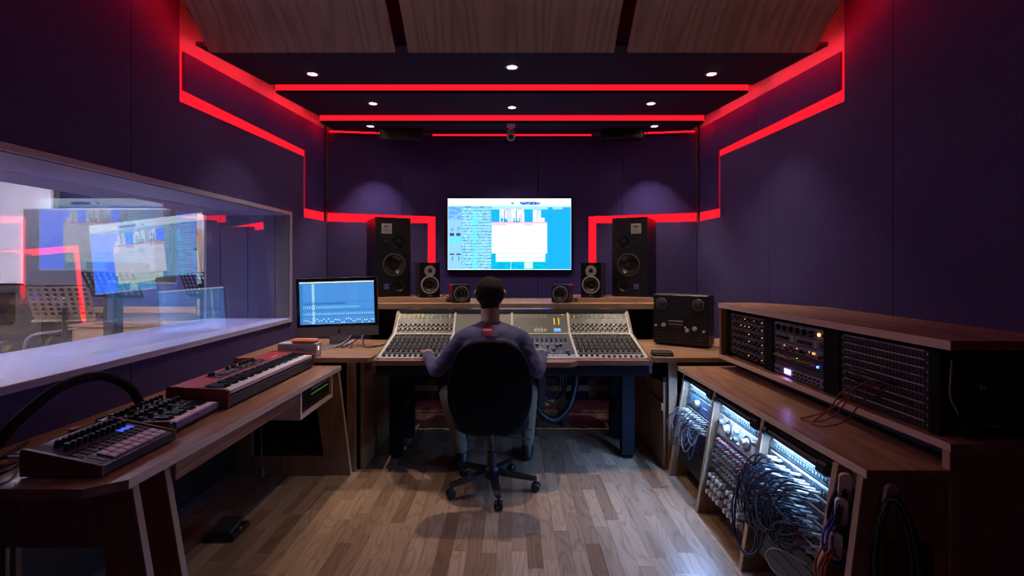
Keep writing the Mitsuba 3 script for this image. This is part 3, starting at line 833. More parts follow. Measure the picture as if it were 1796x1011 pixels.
LA, LB = float(np.linalg.norm(A1 - A0)), float(np.linalg.norm(B1 - B0))
RIB = [-.955, -.478, 0.0, .470, .965]
cols = {'panel': (.040, .042, .046), 'mid': (.055, .056, .058)}
METER, KN, KN2 = [], [], []
for b in range(4):
    x0, x1 = RIB[b] + .010, RIB[b + 1] - .010
    w = x1 - x0
    fa, fb = lf(x0, A0, A1), lf(x0, B0, B1)
    pc = (.060, .062, .068) if b != 2 else (.075, .080, .10)
    part(c, 'panel', moved(box(0, w, .075, LA - .006, -.004, .002), fa), 'm_satin', pc)
    part(c, 'fader_panel', moved(box(0, w, .0, .073, -.004, .002), fa), 'm_satin', (.36, .38, .47), label='pale grey fader strip')
    bc = (.085, .083, .074) if b in (0, 3) else (.13, .13, .125) if b == 1 else (.075, .074, .068)
    part(c, 'meter_panel', moved(box(0, w, .006, LB - .004, -.004, .002), fb), 'm_satin', bc)
    pair, bright = [], []
    n = 12
    sp = w / n
    for i in range(n):
        xc = (i + .5) * sp
        strip_ = (moved(box(xc - sp * .5 + .0006, xc - sp * .5 + .0018, .08, LA - .008, .002, .0028), fa), (.16, .16, .17))
        if b != 2:
            pair.append(strip_)
        if b in (0, 1, 3):
            # rows of knobs up the slope
            for r in range(11):
                yy = .088 + r * .036
                col = [(.30, .30, .32), (.45, .45, .47), (.03, .03, .035), (.32, .08, .09), (.10, .12, .26), (.30, .30, .32), (.03, .03, .03), (.35, .35, .37), (.05, .05, .05), (.30, .30, .33), (.04, .04, .04)][r]
                for q, dx in enumerate((-.26, .22)):
                    if r in (0, 9) and q:
                        continue
                    rad = .0085 if r in (2, 1) else .0062
                    kx, ky = xc + dx * sp, yy + (.006 if q else 0)
                    pair.append((moved(cyl(rad, .012, 7, rad * .85), fa @ tr(kx, ky, .002)), (.02, .02, .022) if q else col))
                    pair.append((moved(box(-.001, .001, 0, rad, .012, .0135), fa @ tr(kx, ky, .002) @ rot((0, 0, 1), rng.uniform(-140, 140))), (.7, .7, .7)))
            pair.append((moved(box(-.012, .012, -.004, .004, .002, .004), fa @ tr(xc, .46, 0)), (.25, .25, .25)))
        if b in (0, 3):
            # meter window and knobs of the bridge
            pair.append((moved(box(xc - .012, xc + .014, LB - .070, LB - .012, .002, .004), fb), (.03, .03, .03)))
            pair.append((moved(box(xc - .015, xc - .0135, LB - .076, LB - .008, .002, .0045), fb), (.30, .30, .29)))
            for r in range(2):
                for q, dx in enumerate((-.2, .2)):
                    kx, ky = xc + dx * sp, .045 + r * .044 + q * .014
                    pair.append((moved(cyl(.0085, .012, 7, .007), fb @ tr(kx, ky, .002)), (.02, .02, .02) if q else (.36, .36, .35)))
                    pair.append((moved(box(-.001, .001, 0, .008, .012, .0135), fb @ tr(kx, ky, .002) @ rot((0, 0, 1), rng.uniform(-140, 140))), (.7, .7, .7)))
            hgt = ((.055, .050, .05, .05, .05, .06, .022, .022, .004, .004, .006, .055) if b == 0 else (.03, .03, .004, .004, .004, .004, .004, .004, .004, .004, .004, .004))[i]
            bright.append(moved(box(xc - .019, xc - .0155, LB - .072, LB - .072 + hgt, .004, .006), fb))
    if b in (0, 1, 3):
        lamp = [moved(box((i + .5) * sp - .004, (i + .5) * sp + .003, .018, .025, .002, .004), fb) for i in range(12)]
        m_, c_ = cats(pair)
        part(c, 'knob', m_, 'm_satin', c_, kind='stuff', label='rows of small knobs')
        if b != 1:
            part(c, 'meter_light', cat(bright), 'm_dark', emit=(.75, .50, .02), weight=.04, kind='stuff', label='yellow level meters')
            part(c, 'button_light', cat(lamp), 'm_dark', emit=(.55, .32, .16) if b == 3 else (.5, .25, .03), weight=.04, kind='stuff', label='small warm button lights')
        for i in range(12):
            xc = (i + .5) * sp
            f_ = fa @ tr(xc, (.042 if (b == 0 or i < 4) else .022) + rng.uniform(-.003, .003), .002)
            slot = part(c, 'fader', cat([moved(box(-.0085, .0085, -.011, .011, 0, .012, .002), f_)]), 'm_satin', (.012, .012, .013))
    if b == 2:
        for i in range(8):
            xc = .02 + i * .036
            pair += [(moved(box(xc - .010, xc + .012, LB - .075, LB - .02, .002, .0035), fb), (.11, .11, .105)), (moved(box(xc - .010, xc + .004, .072, .076, .002, .0035), fb), (.6, .6, .6)),
                     (moved(box(xc - .0135, xc - .012, LB - .082, LB - .016, .002, .004), fb), (.28, .28, .27))]
        for i in range(11):
            for r in range(2):
                pair.append((moved(cyl(.007, .012, 7, .006), fa @ tr(.04 + i * .037, .33 + r * .035, .002)), (.03, .03, .032)))
            pair.append((moved(box(-.007, .007, -.014, .014, .002, .005), fa @ tr(.04 + i * .037, .42, 0)), (.10, .10, .115)))
            pair.append((moved(box(-.014, .014, -.0025, .0025, .002, .004), fa @ tr(.04 + i * .037, .295, 0)), (.45, .46, .5)))
        for (x, y, r) in ((.11, .23, .017), (.18, .24, .013), (.33, .22, .013), (.36, .235, .012), (.26, .21, .008), (.40, .10, .010), (.20, .15, .012), (.30, .14, .012)):
            pair += [(moved(lathe([(0, 0), (r, 0), (r * .85, .018), (0, .018)], 14), fa @ tr(x, y, .002)), (.05, .05, .055)), (moved(cyl(r * .55, .004, 12, z0=.018), fa @ tr(x, y, .002)), (.55, .55, .57))]
        for x in np.arange(.05, .43, .03):
            for y in (.11, .18, .26):
                if rng.random() < .6:
                    pair.append((moved(box(-.006, .006, -.005, .005, .002, .006), fa @ tr(x + rng.uniform(-.005, .005), y + rng.uniform(-.01, .01), 0)), rng.choice([(.6, .6, .62), (.05, .05, .05), (.25, .25, .3)])))
        for x in (.26, .29, .32, .35):
            pair.append((moved(box(-.006, .006, -.004, .004, .002, .005), fa @ tr(x, .045, 0)), (.12, .12, .16)))
        m_, c_ = cats(pair)
        part(c, 'knob', m_, 'm_satin', c_, kind='stuff', label='buttons and knobs of the master section')
        part(c, 'fader', moved(box(-.009, .009, -.013, .013, 0, .014, .002), fa @ tr(.405, .062, .002)), 'm_satin', (.012, .012, .013))
        part(c, 'fader', moved(box(-.009, .009, -.013, .013, 0, .014, .002), fa @ tr(.20, .042, .002)), 'm_satin', (.012, .012, .013))
        part(c, 'lettering', moved(text('8024', .030, .0012, True), fb @ tr(.168, .030, .002)), 'm_satin', (.75, .75, .73), label='white 8024')
        m = text('asp', .030, .001)
        sh = np.eye(4); sh[0, 1] = .3
        part(c, 'lettering', moved(moved(m, sh), fb @ tr(.095, .030, .002)), 'm_satin', (.20, .20, .20))
        dk = part(c, 'display', moved(box(.335, .39, .028, .060, .002, .004), fb), 'm_dark', emit=(.12, .38, 1.2), weight=.05, label='small blue display')
        part(dk, 'display_text', moved(cat([box(.342, .358, .040, .052, .004, .0046), box(.363, .384, .043, .048, .004, .0046)]), fb), 'm_satin', (.6, .75, .9))
        part(c, 'meter_light', moved(cat([box(.338, .346, .10, .17, .002, .004), box(.376, .384, .10, .17, .002, .004)]), fb), 'm_dark', emit=(.9, .55, .03), weight=.05, kind='stuff', label='tall yellow output meters')
        part(c, 'button_light', moved(cat([box(.060, .074, .235, .262, .002, .006)]), fa), 'm_dark', emit=(1.0, .55, .05), weight=.04, label='lit orange button')
        part(c, 'button_light', moved(cat([box(.405, .43, .205, .212, .002, .004)]), fb), 'm_dark', emit=(.7, .3, .08), weight=.03)
    if b == 1:
        pass
for k, x in enumerate(RIB):
    ra = moved(box(-.0095, .0095, -.004, LA + .002, -.004, .010, .002), lf(x, A0, A1))
    rb = moved(box(-.0095, .0095, -.004, LB, -.004, .010, .002), lf(x, B0, B1))
    part(c, 'rib', cat([ra, rb]), 'm_satin', (.62, .60, .58), label='pale metal rib')
part(c, 'cross_rib', moved(box(0, XRR - XL, -.007, .005, .0, .011, .002), lf(XL, B0, B1)), 'm_satin', (.66, .62, .56), label='pale bright cross bar')
part(c, 'nose_rib', moved(box(0, XRR - XL, -.010, .0, -.004, .008, .002), lf(XL, A0, A1)), 'm_satin', (.55, .55, .62))
for s, nm in ((-1, 'left'), (1, 'right')):
    x = XL - .022 if s < 0 else XRR
    part(c, 'cheek', ext(Polygon([(3.41, .69), (3.41, .786), (3.46, .792), (3.95, .895), (4.12, 1.062), (4.20, 1.066), (4.24, 1.0), (4.24, .69)]), .022, fl(x)), 'm_satin', (.16, .11, .085))
# stand
for s in (-1, 1):
    for y in (3.66, 4.08):
        x = s * .872
        part(c, 'leg', box(x - .048, x + .048, y - .03, y + .05, .025, .69, .004), 'm_matte', (.010, .010, .017))
        part(c, 'foot', moved(lathe([(0, 0), (.042, 0), (.044, .012), (.022, .016), (.022, .03), (0, .03)], 14), tr(x, y + .01, 0)), 'm_satin', K)
    part(c, 'side_beam', box(s * .872 - .03, s * .872 + .03, 3.68, 4.08, .30, .36, .003), 'm_satin', (.025, .025, .035))
part(c, 'rear_beam', box(-.83, .83, 4.06, 4.10, .52, .58, .003), 'm_satin', (.016, .016, .02))
part(c, 'cable_tray', box(-.83, .83, 3.85, 4.02, .60, .615, .002), 'm_satin', (.02, .02, .022))
for x in (-.34, .24):
    part(c, 'power_box', box(x - .03, x + .03, 3.9, 4.0, .30, .62, .004), 'm_satin', (.02, .02, .024))
for k, (p, r) in enumerate(((((.10, 4.05, .66), (.14, 3.98, .45), (.22, 3.92, .27), (.34, 3.92, .20), (.46, 3.95, .29), (.52, 4.0, .45), (.54, 4.05, .62)), .028), (((.16, 4.1, .64), (.24, 4.05, .40), (.34, 4.05, .30), (.44, 4.08, .40), (.47, 4.1, .62)), .014), (((.28, 4.1, .64), (.29, 4.08, .42), (.37, 4.06, .36), (.41, 4.08, .5), (.40, 4.1, .62)), .007), (((-.60, 4.05, .66), (-.58, 3.96, .45), (-.50, 3.9, .27), (-.42, 3.9, .24), (-.36, 4.0, .45)), .024))):
    t = thing('cable_loom', ('thick black cable loom sagging in a loop under the right half of the console', 'thinner black cable loop inside the thick loom under the console', 'smallest black cable loop hanging under the console', 'black cable loom hanging under the left half of the console')[k], 'cable')
    put(t, tube(spline(p, 7), r, 9), 'm_satin', (.013, .013, .016), True)

# ------------------------------------------------------------------ screens
UVQ = np.array([(0, 0), (1, 0), (1, 1), (0, 1.0)])
t = thing('wall_screen', 'big bright screen on the front wall showing an audio session', 'screen')
part(t, 'housing', box(-.702, .648, 5.205, 5.25, 1.385, 2.186, .004), 'm_satin', (.008, .008, .009))
part(t, 'display', quad((-.6913, 5.203, 1.4011), (.6362, 5.203, 1.4011), (.6362, 5.203, 2.1719), (-.6913, 5.203, 2.1719)), 'm_dark', emit=proc(tv_fn), uv=UVQ, weight=2.5)
part(t, 'bracket', box(-.2, .15, 5.25, 5.285, 1.6, 1.95), 'm_satin', K)

t = thing('desktop_computer', 'all-in-one desktop computer with a blue mixer window, on the left side table', 'computer')
FC = fr((-1.417, 3.95, .875), (1, -.045, 0), (0, -.02, 1))   # z towards the viewer
FC = fr((-1.417, 3.95, .875), (1, .06, 0), (0, 0.0, 1)) @ rot((0, 0, 1), 1.6)
Wc, Hc = .65, .475
part(t, 'body', moved(cat([box(-Wc / 2, Wc / 2, 0, Hc, -.012, 0, .004), ext(rounded(Wc * .8, Hc * .7, .1), .03, tr(0, Hc * .5, -.04))]), FC), 'm_satin', (.30, .29, .31))
part(t, 'glass', moved(box(-Wc / 2 + .001, Wc / 2 - .001, .078, Hc - .001, -.002, .002, .001), FC), 'm_gloss', (.006, .006, .007), label='black glass border')
part(t, 'display', moved(quad((-.298, .100, .0025), (.298, .100, .0025), (.298, .446, .0025), (-.298, .446, .0025)), FC), 'm_dark', emit=proc(desk_screen_fn), uv=UVQ, weight=.7)
part(t, 'chin', moved(box(-Wc / 2 + .001, Wc / 2 - .001, .002, .077, -.001, .0015, .001), FC), 'm_satin', (.10, .095, .115))
a_ = Polygon([(math.cos(q) * .014, math.sin(q) * .016) for q in np.arange(16) * math.pi / 8]).difference(affinity.translate(Polygon([(math.cos(q) * .009, math.sin(q) * .009) for q in np.arange(12) * math.pi / 6]), .017, .002))
a_ = a_.union(affinity.rotate(affinity.scale(sbox(-.003, -.006, .003, .006).buffer(.001), 1, 1), -35, origin='center').buffer(0))
leaf = affinity.translate(affinity.rotate(sbox(-.002, -.005, .002, .005).buffer(.001), -35), .003, .022)
part(t, 'emblem', cat([ext(a_, .001, FC @ tr(0.01, .038, .0015)), ext(leaf, .001, FC @ tr(0.01, .038, .0015))]), 'm_satin', (.02, .02, .022))
part(t, 'stand', moved(cat([box(-.10, .10, -.074, -.068, -.10, .10, .002), ext(rounded(.16, .30, .02), .006, tr(0, .06, -.06) @ rot((1, 0, 0), -12))]), FC), 'm_satin', (.25, .24, .26))
for k, (p, col, lab) in enumerate(((((-1.50, 3.82, .805), (-1.46, 3.75, .806), (-1.38, 3.80, .815), (-1.34, 3.90, .84), (-1.33, 4.0, .87)), (.5, .5, .5), 'white cable lying left of the computer stand'), (((-1.36, 3.86, .806), (-1.31, 3.82, .83), (-1.28, 3.88, .85), (-1.25, 3.84, .83), (-1.22, 3.92, .85), (-1.24, 4.02, .88)), (.55, .52, .5), 'tangled pale cable right of the computer stand'),
                                   (((-1.22, 4.02, .88), (-1.20, 3.90, .84), (-1.15, 3.82, .806), (-1.08, 3.86, .806), (-1.045, 3.95, .806), (-1.04, 4.1, .806)), K, 'black cable crossing the side table from the computer to the console'), (((-1.42, 3.84, .806), (-1.37, 3.80, .81), (-1.33, 3.86, .83), (-1.30, 3.95, .86)), K, 'short black cable under the computer'),
                                   (((-1.34, 3.82, .806), (-1.30, 3.78, .82), (-1.26, 3.80, .84), (-1.24, 3.9, .86), (-1.26, 4.0, .88)), K, 'black cable rising behind the computer, by the pale tangle'))):
    put(thing('cable', lab, 'cable'), tube(spline(p, 7), .0045, 6), 'm_satin', col, True)
part(thing('cable_plug', 'white plug among the cables under the computer', 'plug'), 'body', box(-1.285, -1.255, 3.80, 3.83, .801, .845, .006), 'm_satin', (.55, .5, .5))
t = thing('hard_drive', 'orange rubber-cased hard drive on the white box left of the computer', 'hard drive')
part(t, 'case', box(-1.565, -1.395, 3.425, 3.52, .8985, .925, .011), 'm_satin', (.62, .17, .06))
t = thing('white_box', 'white rectangular device with a lit white light, at the left end of the side table', 'audio device')
part(t, 'case', box(-1.66, -1.385, 3.425, 3.53, .802, .898, .005), 'm_satin', (.44, .41, .45))
part(t, 'light', box(-1.385, -1.3835, 3.462, 3.476, .848, .872), 'm_dark', emit=(3, 3.2, 4), weight=.04)
ring = Polygon([(math.cos(q) * .034, math.sin(q) * .034) for q in np.arange(24) * math.pi / 12]).difference(Polygon([(math.cos(q) * .029, math.sin(q) * .029) for q in np.arange(24) * math.pi / 12])).intersection(sbox(-.05, -.006, .05, .05))
part(t, 'emblem', ext(ring, .0012, fr((-1.50, 3.4255, .832), (1, 0, 0), (0, 0, 1))), 'm_satin', (.10, .09, .11))

# ------------------------------------------------------------------ speakers
def driver_mesh(R_, depth=.03):
    """cone of a loudspeaker, facing +z"""
    return lathe([(0, -depth * .4), (R_ * .28, -depth * .45), (R_ * .32, -depth), (R_ * .80, -.004), (R_ * .86, .004), (R_ * .92, .003), (R_ * .95, -.002), (R_ * .95, -depth - .01), (0, -depth - .01)][::-1], 28)


def ringm(r0, r1, h, n=32):
    return lathe([(r0, 0), (r1, 0), (r1, h * .6), (r1 - .002, h), (r0, h), (r0, 0)], n)


def speaker_frame(x, y, z, yaw):
    """z out of the front face (towards -Y before the turn), origin at the bottom middle of the front"""
    return tr(x, y, z) @ rot((0, 0, 1), yaw) @ fr((0, 0, 0), (1, 0, 0), (0, 0, 1))


def holed(w, h, holes, r=.006):
    p = affinity.translate(rounded(w, h, r), 0, h / 2)
    for (x, y, rr) in holes:
        p = p.difference(Polygon([(x + math.cos(q) * rr, y + math.sin(q) * rr) for q in np.arange(32) * math.pi / 16]))
    return p


def big_speaker(x, s, lab):
    t = thing('studio_monitor', lab, 'speaker', 'tall three-way speakers on the shelf')
    F = speaker_frame(x, 4.61, 1.154, -s * 28)
    w, h, dp = .335, .752, .40
    mi2 = -s                                             # drivers sit towards the listener's side
    holes = [(mi2 * -.045, .535 - .02, .055), (mi2 * -.01, .33 - .02, .105), (mi2 * -.05, .105, .045)]
    holes = [(-s * .052, .522, .062), (-s * .010, .303, .106), (-s * .055, .098, .050)]
    part(t, 'cabinet', moved(box(-w / 2, w / 2, 0, h, -dp, -.024, .006), F), 'm_satin', (.007, .006, .007))
    part(t, 'baffle', ext(holed(w, h, holes), .024, F @ tr(0, 0, -.024)), 'm_satin', (.005, .005, .007))
    for nm, (hx_, hy_, hr) in zip(('midrange', 'woofer', 'port'), holes):
        G = F @ tr(hx_, hy_, 0)
        if nm == 'midrange':
            part(t, nm, moved(lathe([(0, -.02), (hr, -.02), (hr, 0), (hr * .82, -.004), (hr * .5, -.014), (hr * .48, -.004), (hr * .4, .008), (hr * .2, .016), (0, .018)], 28), G), 'm_gloss', (.014, .014, .016), 30)
        elif nm == 'woofer':
            wk = part(t, nm, moved(driver_mesh(hr, .04), G), 'm_gloss', (.020, .018, .017), 30)
            part(wk, 'ring', moved(ringm(hr * .95, hr * 1.02, .006), G), 'm_satin', (.10, .095, .09), 30)
        else:
            part(t, nm, moved(lathe([(hr, .002), (hr * .8, -.006), (hr * .72, -.02), (0, -.0205), (0, -.0235), (hr, -.0235), (hr, .002)][::-1], 24), G), 'm_satin', (.006, .006, .007), 30)
    part(t, 'tweeter', cat([moved(box(-.045, .045, -.045, .045, 0, .003, .001), F @ tr(s * .06, .525, 0)), moved(lathe([(0, .014), (.008, .012), (.014, .004), (.02, .003), (0, .003)][::-1], 14), F @ tr(s * .06, .525, 0))]), 'm_satin', (.006, .006, .007))
    bk_ = part(t, 'badge', moved(box(-.048, .048, -.048, .048, 0, .0025, .001), F @ tr(s * .062, .645, 0)), 'm_satin', (.36, .33, .34), label='pale square badge')
    part(bk_, 'lettering', moved(text('atc', .026, .001, True, True), F @ tr(s * .062, .665, .0025)), 'm_satin', (.03, .03, .03))
    part(bk_, 'lettering', cat([moved(box(-.036, .036, -.0035, .0035, 0, .001), F @ tr(s * .062, yy, .0025)) for yy in (.638, .626, .612)]), 'm_satin', (.20, .18, .18), kind='stuff')
    part(t, 'lamp_plate', moved(box(-.025, .025, -.025, .025, 0, .002, .001), F @ tr(s * .065, .098, 0)), 'm_satin', (.08, .07, .22))
    part(t, 'screw', cat([moved(cyl(.006, .003, 8), F @ tr(a * (w / 2 - .02), b, 0)) for a in (-1, 1) for b in (.025, .2, .45, .73)]), 'm_metal', (.10, .10, .10), kind='stuff')


big_speaker(-1.13, -1, 'tall black three-way speaker left of the screen, behind the computer')
big_speaker(1.118, 1, 'tall black three-way speaker right of the screen, behind the tape machine')


def near_speaker(x, s, lab):
    t = thing('bookshelf_speaker', lab, 'speaker', 'two-way speakers with grey rings')
    F = speaker_frame(x, 4.47, 1.154, -s * 20)
    w, h, dp = .186, .322, .27
    holes = [(0, .118, .074), (0, .246, .030)]
    part(t, 'cabinet', moved(box(-w / 2, w / 2, 0, h, -dp, -.02, .004), F), 'm_gloss', (.014, .014, .017))
    part(t, 'baffle', ext(holed(w, h, holes, .005), .02, F @ tr(0, 0, -.02)), 'm_gloss', (.012, .012, .016))
    wk = part(t, 'woofer', moved(driver_mesh(.074, .026), F @ tr(0, .118, 0)), 'm_satin', (.018, .018, .020), 30)
    part(wk, 'ring', moved(ringm(.071, .083, .006), F @ tr(0, .118, 0)), 'm_satin', (.42, .39, .39), 30, label='pale grey ring around the woofer')
    pl = Polygon([(math.cos(q) * .052, math.sin(q) * .052) for q in np.arange(36) * math.pi / 18]).difference(Polygon([(math.cos(q) * .020, math.sin(q) * .020) for q in np.arange(20) * math.pi / 10])).difference(affinity.translate(Polygon([(math.cos(q) * .082, math.sin(q) * .082) for q in np.arange(40) * math.pi / 20]), 0, -.128))
    part(t, 'tweeter_plate', ext(pl, .005, F @ tr(0, .246, 0)), 'm_satin', (.36, .33, .33), label='pale grey plate around the tweeter')
    part(t, 'tweeter', moved(lathe([(0, .006), (.008, .004), (.014, -.002), (.019, .002), (.019, -.015), (0, -.015)][::-1], 18), F @ tr(0, .246, 0)), 'm_satin', (.02, .02, .02), 30)
    part(t, 'screw', cat([moved(cyl(.0035, .002, 8), F @ tr(math.cos(q) * .03, .246 + math.sin(q) * .03, .005)) for q in (math.pi / 2, math.pi * 7 / 6, math.pi * 11 / 6)]), 'm_satin', (.02, .02, .02), kind='stuff')
    part(t, 'lettering', moved(text('dynaudio', .007, .0006, True, True), F @ tr(0, .016, 0)), 'm_satin', (.5, .48, .48))


near_speaker(-.757, -1, 'black speaker with pale grey rings, left of the screen')
near_speaker(.728, 1, 'black speaker with pale grey rings, right of the screen')


def cube_speaker(x, s, lab):
    t = thing('cube_speaker', lab, 'speaker', 'small cube speakers on the shelf')
    F = speaker_frame(x, 4.34, 1.117, -s * 20)
    w = .162
    part(t, 'cabinet', moved(box(-w / 2, w / 2, 0, w, -w, -.016, .006), F), 'm_gloss', (.014, .014, .017))
    part(t, 'baffle', ext(holed(w, w, [(0, .08, .064)], .012), .016, F @ tr(0, 0, -.016)), 'm_satin', (.014, .014, .017))
    wk = part(t, 'cone', moved(driver_mesh(.064, .022), F @ tr(0, .08, 0)), 'm_satin', (.022, .022, .024), 30)
    part(wk, 'ring', moved(ringm(.0625, .068, .004), F @ tr(0, .08, 0)), 'm_satin', (.36, .35, .36), 30, label='thin pale ring')


cube_speaker(-.452, -1, 'small black cube speaker left of the seated person')
cube_speaker(.432, 1, 'small black cube speaker right of the seated person')
t = thing('talkback_microphone', 'small black gooseneck microphone hanging in front of the right cube speaker', 'microphone')
part(t, 'neck', tube(spline([(.40, 4.30, 1.118), (.40, 4.235, 1.12), (.375, 4.215, 1.09), (.345, 4.19, 1.06), (.338, 4.15, 1.035)], 6), .0045, 7), 'm_satin', (.03, .03, .05), True)
part(t, 'head', moved(lathe([(0, 0), (.008, .002), (.012, .014), (.010, .036), (0, .04)], 12), tr(.337, 4.125, .985)), 'm_satin', (.02, .02, .03), 30)
part(t, 'base', moved(cyl(.02, .012, 14), tr(.40, 4.31, 1.1155)), 'm_satin', K)
t = thing('cable', 'black speaker cable on the shelf between the left speakers', 'cable')
put(t, tube(spline([(-.66, 4.55, 1.16), (-.62, 4.48, 1.175), (-.57, 4.47, 1.14), (-.53, 4.5, 1.125), (-.5, 4.6, 1.123)], 6), .004, 6), 'm_satin', K, True)

# ------------------------------------------------------------------ tape machine
t = thing('tape_machine', 'black reel-to-reel tape machine with two hubs, on the right side table', 'tape machine')
P0 = np.array([1.17, 4.015, .803])
ax = np.array([.353, -.255, 0]); ax /= np.linalg.norm(ax)
F = fr(P0, ax, (0, 0, 1))                               # x along the front, y up, z out of the front
w, h = .435, .412
part(t, 'case', moved(box(0, w, .008, h, -.19, -.004, .006), F), 'm_satin', (.014, .013, .014))
part(t, 'front_plate', moved(box(.006, w - .006, .014, h - .008, -.004, .002, .001), F), 'm_satin', (.008, .008, .010))
for x_ in (.072, .362):
    G = F @ tr(x_, .336, .002)
    rk = part(t, 'reel_hub', moved(lathe([(0, 0), (.047, 0), (.048, .008), (.040, .014), (.036, .013), (.034, .022), (.020, .026), (.018, .034), (0, .036)], 28), G), 'm_satin', (.030, .030, .030), 30)
    part(rk, 'hub_ring', moved(ringm(.0405, .046, .004), G @ tr(0, 0, .010)), 'm_satin', (.13, .13, .12), 30)
for x_, y_, r in ((.026, .155, .010), (.090, .163, .017), (.278, .130, .0165), (.335, .148, .0185), (.405, .130, .011), (.262, .153, .008)):
    part(t, 'roller', moved(lathe([(0, 0), (r, 0), (r * .96, .018), (r * .5, .021), (0, .021)], 18), F @ tr(x_, y_, .002)), 'm_satin', (.42, .39, .39), 30, label='pale metal roller')
part(t, 'head_cover', moved(box(.13, .255, .165, .205, .002, .03, .004), F), 'm_satin', (.018, .018, .018))
part(t, 'head_strip', moved(box(.14, .245, .172, .179, .03, .032), F), 'm_satin', (.24, .22, .22))
part(t, 'head_strip', moved(box(.135, .25, .192, .195, .03, .032), F), 'm_satin', (.09, .09, .09))
part(t, 'lettering', moved(text('TASCAM', .011, .001, True, True), F @ tr(.195, .150, .003)), 'm_satin', (.30, .03, .03))
bt = [(moved(box(-.008, .008, -.006, .006, 0, .005), F @ tr(.03 + i * .02, .05 + j * .024, .002)), (.035, .03, .03)) for i in range(4) for j in range(3)]
bt += [(moved(box(-.007, .007, -.006, .006, 0, .005), F @ tr(.36 + i * .02, .06 + j * .021, .002)), (.05, .04, .045)) for i in range(4) for j in range(3)]
bt += [(moved(box(-.0015, .0015, -.035, .035, 0, .003), F @ tr(.125 + i * .018, .085, .002)), (.07, .07, .075)) for i in range(9)]
bt += [(moved(box(-.01, .01, -.004, .004, 0, .006), F @ tr(.15 + i * .028, .03, .002)), (.04, .035, .035)) for i in range(10)]
m_, c_ = cats(bt)
part(t, 'button', m_, 'm_satin', c_, kind='stuff')
for a in (.04, .395):
    part(t, 'foot', moved(box(a - .015, a + .015, -.002, .008, -.17, -.02, .001), F), 'm_satin', K)
t = thing('black_case', 'flat black case lying on the right side table next to the console', 'box')
part(t, 'body', moved(box(-.075, .075, -.04, .04, .0, .018, .004), tr(1.083, 3.50, .801) @ rot((0, 0, 1), -8)), 'm_satin', (.012, .012, .013))
part(t, 'lid', moved(box(-.073, .073, -.038, .038, .019, .032, .005), tr(1.083, 3.50, .801) @ rot((0, 0, 1), -8)), 'm_satin', (.012, .012, .013))

# ------------------------------------------------------------------ keyboards and grooveboxes on the left desk
def keys(t, F, n_white, pitch, depth, bdepth, h, start=0, col=(.74, .66, .68), lip=.016):
    """F: x along the keys, y towards the back, z up; the first key's front corner at the origin"""
    proto = part(t, 'white_key', moved(box(.0006, pitch - .0006, 0, depth, -lip, h, .001), F), 'm_satin', col)
    for i in range(1, n_white):
        f2 = F @ tr(i * pitch, 0, 0) @ np.linalg.inv(F)
        again(t, 'white_key', proto, f2)
    bk = None
    for i in range(n_white - 1):
        if (i + start) % 7 in (2, 6):
            continue
        if bk is None:
            i0 = i
            a = Polygon([(depth - bdepth, h), (depth, h), (depth, h + .011), (depth - bdepth + .012, h + .011)])
            m = ext(a, pitch * .56, fr((0, 0, 0), (0, 1, 0), (0, 0, 1)))
            bk = part(t, 'black_key', moved(moved(m, tr((i + 1) * pitch - pitch * .28, 0, 0)), F), 'm_gloss', (.012, .012, .014))
        else:
            again(t, 'black_key', bk, F @ tr((i - i0) * pitch, 0, 0) @ np.linalg.inv(F))


# red stage keyboard: x runs along +Y, y towards the wall (-X)
t = thing('stage_keyboard', 'red stage keyboard with black and white keys, on the far half of the left desk', 'keyboard')
LK = 1.0
F = fr((-1.378, 2.352, .752), (.012, 1, 0), (-1, .012, 0))          # z up
part(t, 'front_rail', moved(box(.014, LK - .014, .0, .02, .008, .058, .003), F), 'm_satin', (.035, .033, .055))
part(t, 'base', moved(box(.014, LK - .014, .02, .30, .006, .05, .002), F), 'm_satin', (.10, .012, .015))
for a, b in ((0, .016), (LK - .016, LK)):
    part(t, 'end_cheek', ext(Polygon([(0, .006), (.0, .085), (.012, .094), (.29, .108), (.305, .10), (.305, .006)]), b - a, F @ fr((a, 0, 0), (0, 1, 0), (0, 0, 1))), 'm_satin', (.20, .013, .018))
part(t, 'top_panel', ext(Polygon([(.155, .078), (.155, .098), (.29, .106), (.302, .10), (.302, .05), (.16, .05)]), LK - .034, F @ fr((.017, 0, 0), (0, 1, 0), (0, 0, 1))), 'm_satin', (.36, .028, .040), label='red top panel')
part(t, 'felt_strip', moved(box(.02, LK - .02, .150, .1545, .085, .100), F), 'm_satin', (.30, .26, .30))
keys(t, F @ tr(.03, .004, .082), 43, (LK - .06) / 43, .146, .095, .003, 2)
FT = F @ fr((.0, .156, .0982), (1, 0, 0), (0, 1, .06))
part(t, 'control_panel', moved(box(.22, .72, .018, .10, .0, .0025, .001), FT), 'm_satin', (.06, .05, .06))
kn = []
for i in range(9):
    kn.append((moved(box(.27 + i * .014, .277 + i * .014, .025, .07, .0025, .008), FT), (.14, .13, .15)))
for i in range(16):
    for j in range(3):
        kn.append((moved(box(-.005, .005, -.003, .003, .0025, .006), FT @ tr(.42 + i * .019, .03 + j * .02, 0)), rng.choice([(.03, .03, .03), (.3, .3, .32), (.05, .03, .03)])))
for x, y in ((.235, .085), (.255, .08), (.40, .09), (.445, .085), (.47, .09), (.52, .085), (.54, .09), (.56, .08), (.58, .09), (.60, .085), (.62, .09), (.64, .075), (.66, .09)):
    kn.append((moved(lathe([(0, 0), (.011, 0), (.009, .017), (0, .017)], 10), FT @ tr(x, y, .0025)), (.015, .013, .014)))
m_, c_ = cats(kn)
part(t, 'knob', m_, 'm_satin', c_, kind='stuff')
